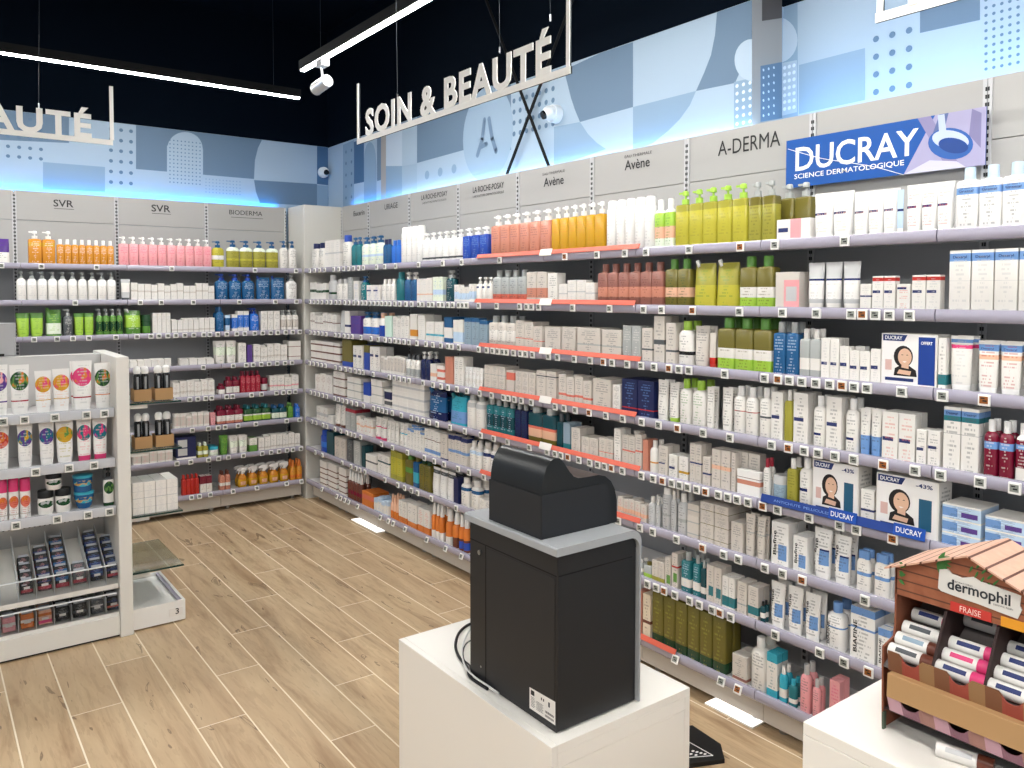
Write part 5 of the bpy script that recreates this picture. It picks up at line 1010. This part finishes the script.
lip('lower_front_lip', .986, 1.012, 1.213, 1.222, (('lip_pink', 'C59AA6'), ('lip_mauve', '8C5F6E'), ('lip_pinkbrown', 'A4776C')), dd)
bm = bmesh.new(); prism(bm, [(1.203, 1.052), (1.204, 1.053), (1.2215, 1.053), (1.2215, 1.016), (1.2015, 1.0165)], lambda a, b, d: (a, d, b), .424, .6325); fin('kraft_band', bm, kraft, dd)
bm = bmesh.new(); box(bm, 1.227, 1.386, .427, .649, .982, .985); fin('lower_tray', bm, cardd, dd)
bm = bmesh.new(); box(bm, 1.221, 1.229, .6465, .6495, .951, .978); fin('clip', bm, mat('clip_green', '4C5A48', .5), dd)
# plank sign with lettering
sgn = bmesh.new(); XS = XG-.0022
pp = [at(x, y, 0, XS) for x, y in ((939.5, 569.4), (948, 569), (952, 574), (962, 578), (973, 577), (981, 582), (995, 586.5), (1010, 592), (1021, 596), (1020, 606), (1022, 610), (1017.5, 619), (1000, 612.5), (978, 604), (960, 598), (941, 591), (938, 588), (938.5, 580))]
prism(sgn, [(p[1], p[2]) for p in pp], lambda a, b, d: (d, a, b), XS, XS+.002)
fin('plank_sign', sgn, mat('plank_white', 'D9D7D2', .5), dd)
text('sign_lettering', 'dermophil', at(978, 593.5, 0, XS-.0005), .088, .0215, 'r', mat('ink_slate', '2C3138', .5), dd, bold=.02)
text('sign_small_lettering', 'LABORATOIRES', at(962, 583.5, 0, XS-.0005), .030, .0025, 'r', mat('ink_slate', '2C3138', .5), dd)
text('sign_small_lettering', 'DERMOPHIL INDIEN', at(1003, 607, 0, XS-.0005), .026, .0025, 'r', mat('ink_slate', '2C3138', .5), dd)
for y0_, y1_, m_, s_ in ((.566, .508, mat('flavour_red', 'C63B33', .5), 'FRAISE'), (.495, .43, mat('flavour_orange', 'E29A2A', .5), None)):
    bm = bmesh.new(); box(bm, XG-.0015, XG-.0002, y1_, y0_, 1.1605, 1.175); b_ = fin('flavour_band', bm, m_, dd)
    if s_: text('flavour_lettering', s_, (XG-.002, .537, 1.168), .030, .009, 'r', mat('ink_cream', 'F4D9D0', .5), b_)
leafm = mat('leaf_green', '3F7A3C', .5)
bm = bmesh.new()
def leaf(cy, cz, L, w, a):
    c, s = math.cos(a), math.sin(a); pts = [(0, 0), (.25*L, w), (.6*L, w*.8), (L, 0), (.6*L, -w*.8), (.25*L, -w)]
    bm.faces.new([bm.verts.new((XG-.0012-random.random()*.0008, cy-(p*c-q*s), cz+(p*s+q*c))) for p, q in pts])
for a in range(7): leaf(.585, 1.232, .02, .0035, -.3+a*.42-1.2)
for a in range(8): leaf(.535-a*.004, 1.238-a*.003, .014, .0016, .9 if a % 2 else -2.0)
for a in range(5): leaf(.646, 1.185+a*.007, .012, .003, -.5+(a % 2)*.9)
me = bpy.data.meshes.new('printed_leaves'); bm.to_mesh(me); bm.free(); link('printed_leaves', me, leafm, dd)
# lip balm sticks lying in the tray
def stick(p, L, capc, bodyc, lab, label, a=0, r=.0110):
    bm = bmesh.new(); cyl(bm, (0, L*.5, 0), (0, -L*.22, 0), r, n=16); bm2 = bmesh.new(); cyl(bm2, (0, -L*.225, 0), (0, -L*.5, 0), r*1.0, n=16)
    o = fin('lip_balm_stick', bm, mat('stick_'+bodyc, CC[bodyc], .3), smooth=True, angle=50); fin('cap', bm2, mat('stick_'+capc, CC[capc], .3), o, smooth=True, local=True, angle=50)
    b = bmesh.new()
    R_2 = r*1.012; N = 5
    vs = [[b.verts.new((-R_2*math.cos(t), y, R_2*math.sin(t))) for t in [math.radians(22+38*i/N) for i in range(N+1)]] for y in (L*.33, -L*.14)]
    for i in range(N): b.faces.new((vs[0][i], vs[0][i+1], vs[1][i+1], vs[1][i]))
    fin('printed_band', b, mat('stick_'+lab, CC[lab], .4), o, local=True)
    o.location = p; o.rotation_euler = (0, 0, a); tag(o, label, 'lip balm', 'lip balm sticks in the chalet display'); return o
fl = lambda x: 1.055+(x-1.222)*.591
def sl(X, k=0): return fl(X)+.0110*1.164+.0006+k
cols_ = ((.611, 'left', 'i', 'w', 'd', 3), (.538, 'middle', 'P', 'w', 'n', 3), (.4645, 'right', 'Y', 'w', 'n', 4))
pos = [1.237, 1.2585, 1.280, 1.3015]
for yc, nm, cc_, bc_, lc_, n_ in cols_:
    for i in range(n_):
        X = pos[i]; L_ = .0695
        c_ = cc_ if not (nm == 'left' and i == 2) else 'w'; b_ = 'w'
        stick((X, yc, sl(X)), L_, 'w' if (nm == 'left' and i == 2) else c_, b_, lc_ if i != 1 else ('Z' if nm == 'left' else 'P' if nm == 'middle' else 'n'), 'white lip balm stick, %s row from the front, %s compartment of display' % (ordin(i), nm), a=random.uniform(-.03, .03) if i > 1 else 0)
o = stick((1.325, .538, sl(1.325)), .066, 'P', 'w', 'd', 'white and pink lip balm stick higher up in the middle compartment', a=.0)
o = stick((1.307, .611, sl(1.307)), .066, 'P', 'w', 'n', 'white and pink lip balm stick lying topmost in the left compartment', a=.0)
p = at(965, 757, 2, .9605); stick((p[0], p[1], .9600), .075, 'i', 'w', 'g', 'white lip balm stick lying on the counter under the display', a=.25)

# ------------------------------------------------------------------ hanging signs, tracks, spotlight, cameras, rods
sgm = mat('sign_white', 'FBFAF6', .45); sgd = mat('sign_side', '24272C', .6)
def hsign(label, facing, plane, u0, u1, posts, word, wu0, wu1, zh, wires, z=2.397, wlab=None):
    t = empty('hanging_sign', (plane, (u0+u1)/2, z) if facing == 'r' else ((u0+u1)/2, plane, z)); tag(t, label, 'sign')
    F = (lambda u, d, zz: (plane+d, u, zz)) if facing == 'r' else (lambda u, d, zz: (u, plane+d, zz))
    def bx(n, ua, ub, za, zb, m_, d0=0, d1=.02):
        bm = bmesh.new(); p, q = F(ua, d0, za), F(ub, d1, zb); box(bm, min(p[0], q[0]), max(p[0], q[0]), min(p[1], q[1]), max(p[1], q[1]), za, zb); return fin(n, bm, m_, t)
    bx('bottom_bar', u0, u1, z, z+.026, sgm, 0, .003); bx('bottom_bar_core', u0, u1, z+.0005, z+.0255, sgd, .003, .010)
    for pu, zt_ in posts:
        bx('post', pu-.009, pu+.009, z+.0262, zt_, sgm, 0, .003); bx('post_core', pu-.0085, pu+.0085, z+.0262, zt_, sgd, .003, .010)
    c = F((wu0+wu1)/2, -.0005, z+.022+zh/2)
    whole = text('sign_letters', word, c, abs(wu1-wu0), zh, facing, sgm, t, depth=.002, bold=.03, sp=1.12)
    ax_i = 1 if facing == 'r' else 0; me = whole.data; src = bmesh.new(); src.from_mesh(me); src.faces.ensure_lookup_table()
    left = set(src.faces); isl = []
    while left:
        st_ = [left.pop()]; got = []
        while st_:
            f = st_.pop(); got.append(f)
            for v in f.verts:
                for g in v.link_faces:
                    if g in left: left.discard(g); st_.append(g)
        cs = [v.co[ax_i] for f in got for v in f.verts]; isl.append([min(cs), max(cs), got])
    isl.sort(key=lambda q: q[0]); grp = []
    for q in isl:
        if grp and q[0] < grp[-1][1]-.02: grp[-1][1] = max(grp[-1][1], q[1]); grp[-1][2] += q[2]
        else: grp.append(q)
    for q in grp:
        bm = bmesh.new(); vm = {}
        for f in q[2]:
            bm.faces.new([vm.setdefault(v, None) or vm.__setitem__(v, bm.verts.new(v.co)) or vm[v] for v in f.verts])
        fin('sign_letter', bm, sgm, t)
    src.free(); bpy.data.objects.remove(whole)
    for wx, z0_ in wires:
        bm = bmesh.new(); cyl(bm, F(wx, .012, z0_), F(wx+.03, .012, 3.85), .0009, n=6); fin('suspension_wire', bm, mat('wire', '3A4149', .5, .2), t)
        bm = bmesh.new(); cyl(bm, F(wx, .012, z0_-.012), F(wx, .012, z0_+.012), .003, n=8); fin('wire_clamp', bm, mat('steel', 'A9ABAD', .3, 1), t)
# accent makes the word taller: cap height is about 0.145 m
hsign('large white hanging sign reading SOIN & BEAUTÉ in front of the right wall', 'r', 1.82, 3.757, 2.108, [(3.744, 2.70), (2.121, 2.95)], 'SOIN & BEAUTÉ', 3.655, 2.21, .166, [(3.35, 2.56), (2.535, 2.58), (2.23, 2.62)])
hsign('white hanging sign ending in AUTÉ in front of the back wall', 'b', 4.48, -.85, .826, [(.822, 2.684)], 'SOIN & BEAUTÉ', -.575, .730, .150, [(.505, 2.545)], z=2.389)
hsign('white hanging sign cut off by the top right picture corner', 'r', 2.164, 1.211, .35, [(1.198, 2.75)], 'H', 1.118, 1.005, .185, [])
def track(label, p0, p1, wires):
    p0, p1 = Vector(p0), Vector(p1); d = (p1-p0).normalized(); n_ = Vector((-d[1], d[0], 0))*.022
    t = empty('linear_ceiling_light', (p0+p1)/2); tag(t, label, 'light')
    bm = bmesh.new(); vs = []
    a, b = p0, p1
    x0, x1 = sorted((a[0]-abs(n_[0]), b[0]+abs(n_[0]))) if a[0] < b[0] else sorted((b[0]-abs(n_[0]), a[0]+abs(n_[0])))
    y0, y1 = min(a[1], b[1])-abs(n_[1]), max(a[1], b[1])+abs(n_[1])
    z = p0[2]
    box(bm, x0, x1, y0, y1, z, z+.055); fin('track_housing', bm, mat('track_black', '050607', .8), t)
    bm = bmesh.new(); i = .009; box(bm, x0+i, x1-i, y0+i, y1-i, z-.008, z-.0003); fin('led_diffuser', bm, mat('led_white', 'FFFFFF', .5, emit='FFFDF8', es=LED), t)
    for wx, wy in wires:
        bm = bmesh.new(); cyl(bm, (wx, wy, z+.055), (wx, wy, 3.85), .001, n=6); fin('suspension_wire', bm, mat('wire', '3A4149', .5, .2), t)
LED = 150
track('long linear LED light running parallel to the right wall', (1.93, -2.0, 3.0), (1.93, 4.728, 3.0), [(1.93, 4.45), (1.93, 2.9)])
track('long linear LED light running parallel to the back wall, upper left', (-2.4, 5.40, 3.0), (2.187, 5.40, 3.0), [(2.0, 5.4), (.1, 5.4)])
track('unseen linear LED light added over the foreground as fill', (-1.2, -2.0, 3.0), (-1.2, 3.6, 3.0), [(-1.2, 3.0)])  # unseen light, added as frontal fill
track('unseen linear LED light added above the counters as fill', (.35, -2.0, 3.0), (.35, 1.4, 3.0), [(.35, 1.0)])  # unseen light, added to brighten the signs and counters
t = empty('spotlight', (1.93, 4.42, 2.88)); tag(t, 'silver cylindrical spotlight below the end of the light track', 'spotlight')
a, b = at(331, 76, 0, 1.93), at(312, 94, 0, 1.93); mid = (a+b)/2; ax_ = (b-a).normalized(); ax_ = (ax_+Vector((-.1, 0, 0))).normalized()
bm = bmesh.new(); cyl(bm, mid-ax_*.075, mid+ax_*.062, .036, n=28); fin('lamp_body', bm, mat('brushed_silver', 'D2D4D6', .35, .6), t, smooth=True, angle=50)
bm = bmesh.new(); cyl(bm, mid+ax_*.062, mid+ax_*.066, .0368, n=28); fin('front_ring', bm, mat('brushed_silver', 'D2D4D6', .35, .6), t)
bm = bmesh.new(); cyl(bm, mid+ax_*.0661, mid+ax_*.0675, .030, n=24); fin('lens', bm, mat('spot_lens', 'FFFFFF', .4, emit='FFFDF5', es=3), t)
bm = bmesh.new(); cyl(bm, (1.93, mid[1]-.02, mid[2]+.03), (1.93, mid[1], 2.975), .007, n=8); box(bm, 1.905, 1.955, mid[1]-.06, mid[1]+.02, 2.955, 2.991); fin('mount', bm, mat('mount_white', 'D5D7DA', .4), t)
wcam = mat('camera_white', 'DDE3E8', .4)
for (c, dr, lb) in ((at(549, 113, 0, XW-.06), Vector((-.8, .25, -.35)), 'white dome security camera on the right wall mural beside crossed rods'), (at(325, 172, 1, YW-.045), Vector((0, -.9, -.2)), 'white dome security camera on the back wall near the corner')):
    t = empty('security_camera', c); tag(t, lb, 'camera'); dr = dr.normalized(); k = .86 if lb.startswith('white dome security camera on the right') else .8
    nrm = Vector((1, 0, 0)) if k == .86 else Vector((0, 1, 0))
    bm = bmesh.new(); cyl(bm, c+nrm*.059 if k == .86 else c+nrm*.0445, c+nrm*.02*k, .058*k, .056*k, n=24); cyl(bm, c+nrm*.021*k, c-nrm*.005*k, .05*k, .046*k, n=24); fin('mount_ring', bm, wcam, t, smooth=True, angle=50)
    bm = bmesh.new(); bmesh.ops.create_uvsphere(bm, u_segments=20, v_segments=12, radius=.045*k, matrix=Matrix.Translation(c)); fin('ball', bm, wcam, t, smooth=True, angle=90)
    bm = bmesh.new(); cyl(bm, c+dr*.034*k, c+dr*.05*k, .029*k, .026*k, n=20); fin('lens', bm, mat('lens_black', '0A0B0D', .15), t, smooth=True, angle=50)
for p, q, lb in ((at(505, 50, 0, 2.815), at(548, 164, 0, 2.815), 'left'), (at(555, 46, 0, 2.83), at(508.5, 170, 0, 2.83), 'right')):
    d = (q-p); p2 = p-d*1.0; 
    if p2[2] > 3.85: p2 = p - d*((3.85-p[2])/-d[2])
    q2 = p2 + d*((ZT+.001-p2[2])/d[2])
    bm = bmesh.new(); cyl(bm, p2, q2, .009, n=8); o = fin('bracing_rod', bm, mat('rod_black', '07090C', .9)); tag(o, 'thin black bracing rod starting upper %s of the crossed pair on the mural' % lb, 'rod', 'crossed bracing rods')

# ------------------------------------------------------------------ light
def area(name, loc, sx, sy, power, col, rot=(0, 0, 0), spread=180):
    l = bpy.data.lights.new(name, 'AREA'); l.shape = 'RECTANGLE'; l.size = sx; l.size_y = sy; l.energy = power; l.color = col; l.spread = math.radians(spread)
    o = bpy.data.objects.new(name, l); COL.objects.link(o); o.location = loc; o.rotation_euler = rot; return o
# LED strips on top of the units, grazing the mural
def strip(name, x0, x1, y0, y1, z, col, es, label):
    t = empty('led_strip', ((x0+x1)/2, (y0+y1)/2, z)); tag(t, label, 'light')
    bm = bmesh.new(); box(bm, x0, x1, y0, y1, z-.012, z-.004); fin('strip_profile', bm, mat('strip_alu', 'B8BBBE', .4), t)
    bm = bmesh.new(); box(bm, x0+.002, x1-.002, y0+.002, y1-.002, z-.0038, z); fin('strip_diffuser', bm, mat(name, 'FFFFFF', .5, emit=col, es=es), t)
strip('strip_blue_white', 2.823, 2.845, .55, 5.35, ZT-.01, 'A8D6FF', 24, 'pale blue LED strip on top of the right wall shelving')
strip('strip_corner_cyan', 2.823, 2.845, 5.352, 6.0, ZT-.01, '2FA4FF', 30, 'blue LED strip on top of the right wall shelving near the corner')
strip('strip_cyan', -.6, 2.40, 6.423, 6.445, ZT-.01, '12A2F5', 44, 'cyan LED strip on top of the back wall shelving')
strip('strip_recess', 2.93, 2.97, .55, 2.05, ZT-.01, 'A8D6FF', 14, 'pale blue LED strip in the recess beyond the wall step')
Wd = bpy.data.worlds.new('world'); SC.world = Wd; Wd.use_nodes = True
Wd.node_tree.nodes['Background'].inputs[0].default_value = (.93, .96, 1, 1); Wd.node_tree.nodes['Background'].inputs[1].default_value = .5
merge_rest(); label_runs()
print('objects', len(bpy.data.objects), 'materials', len(bpy.data.materials))
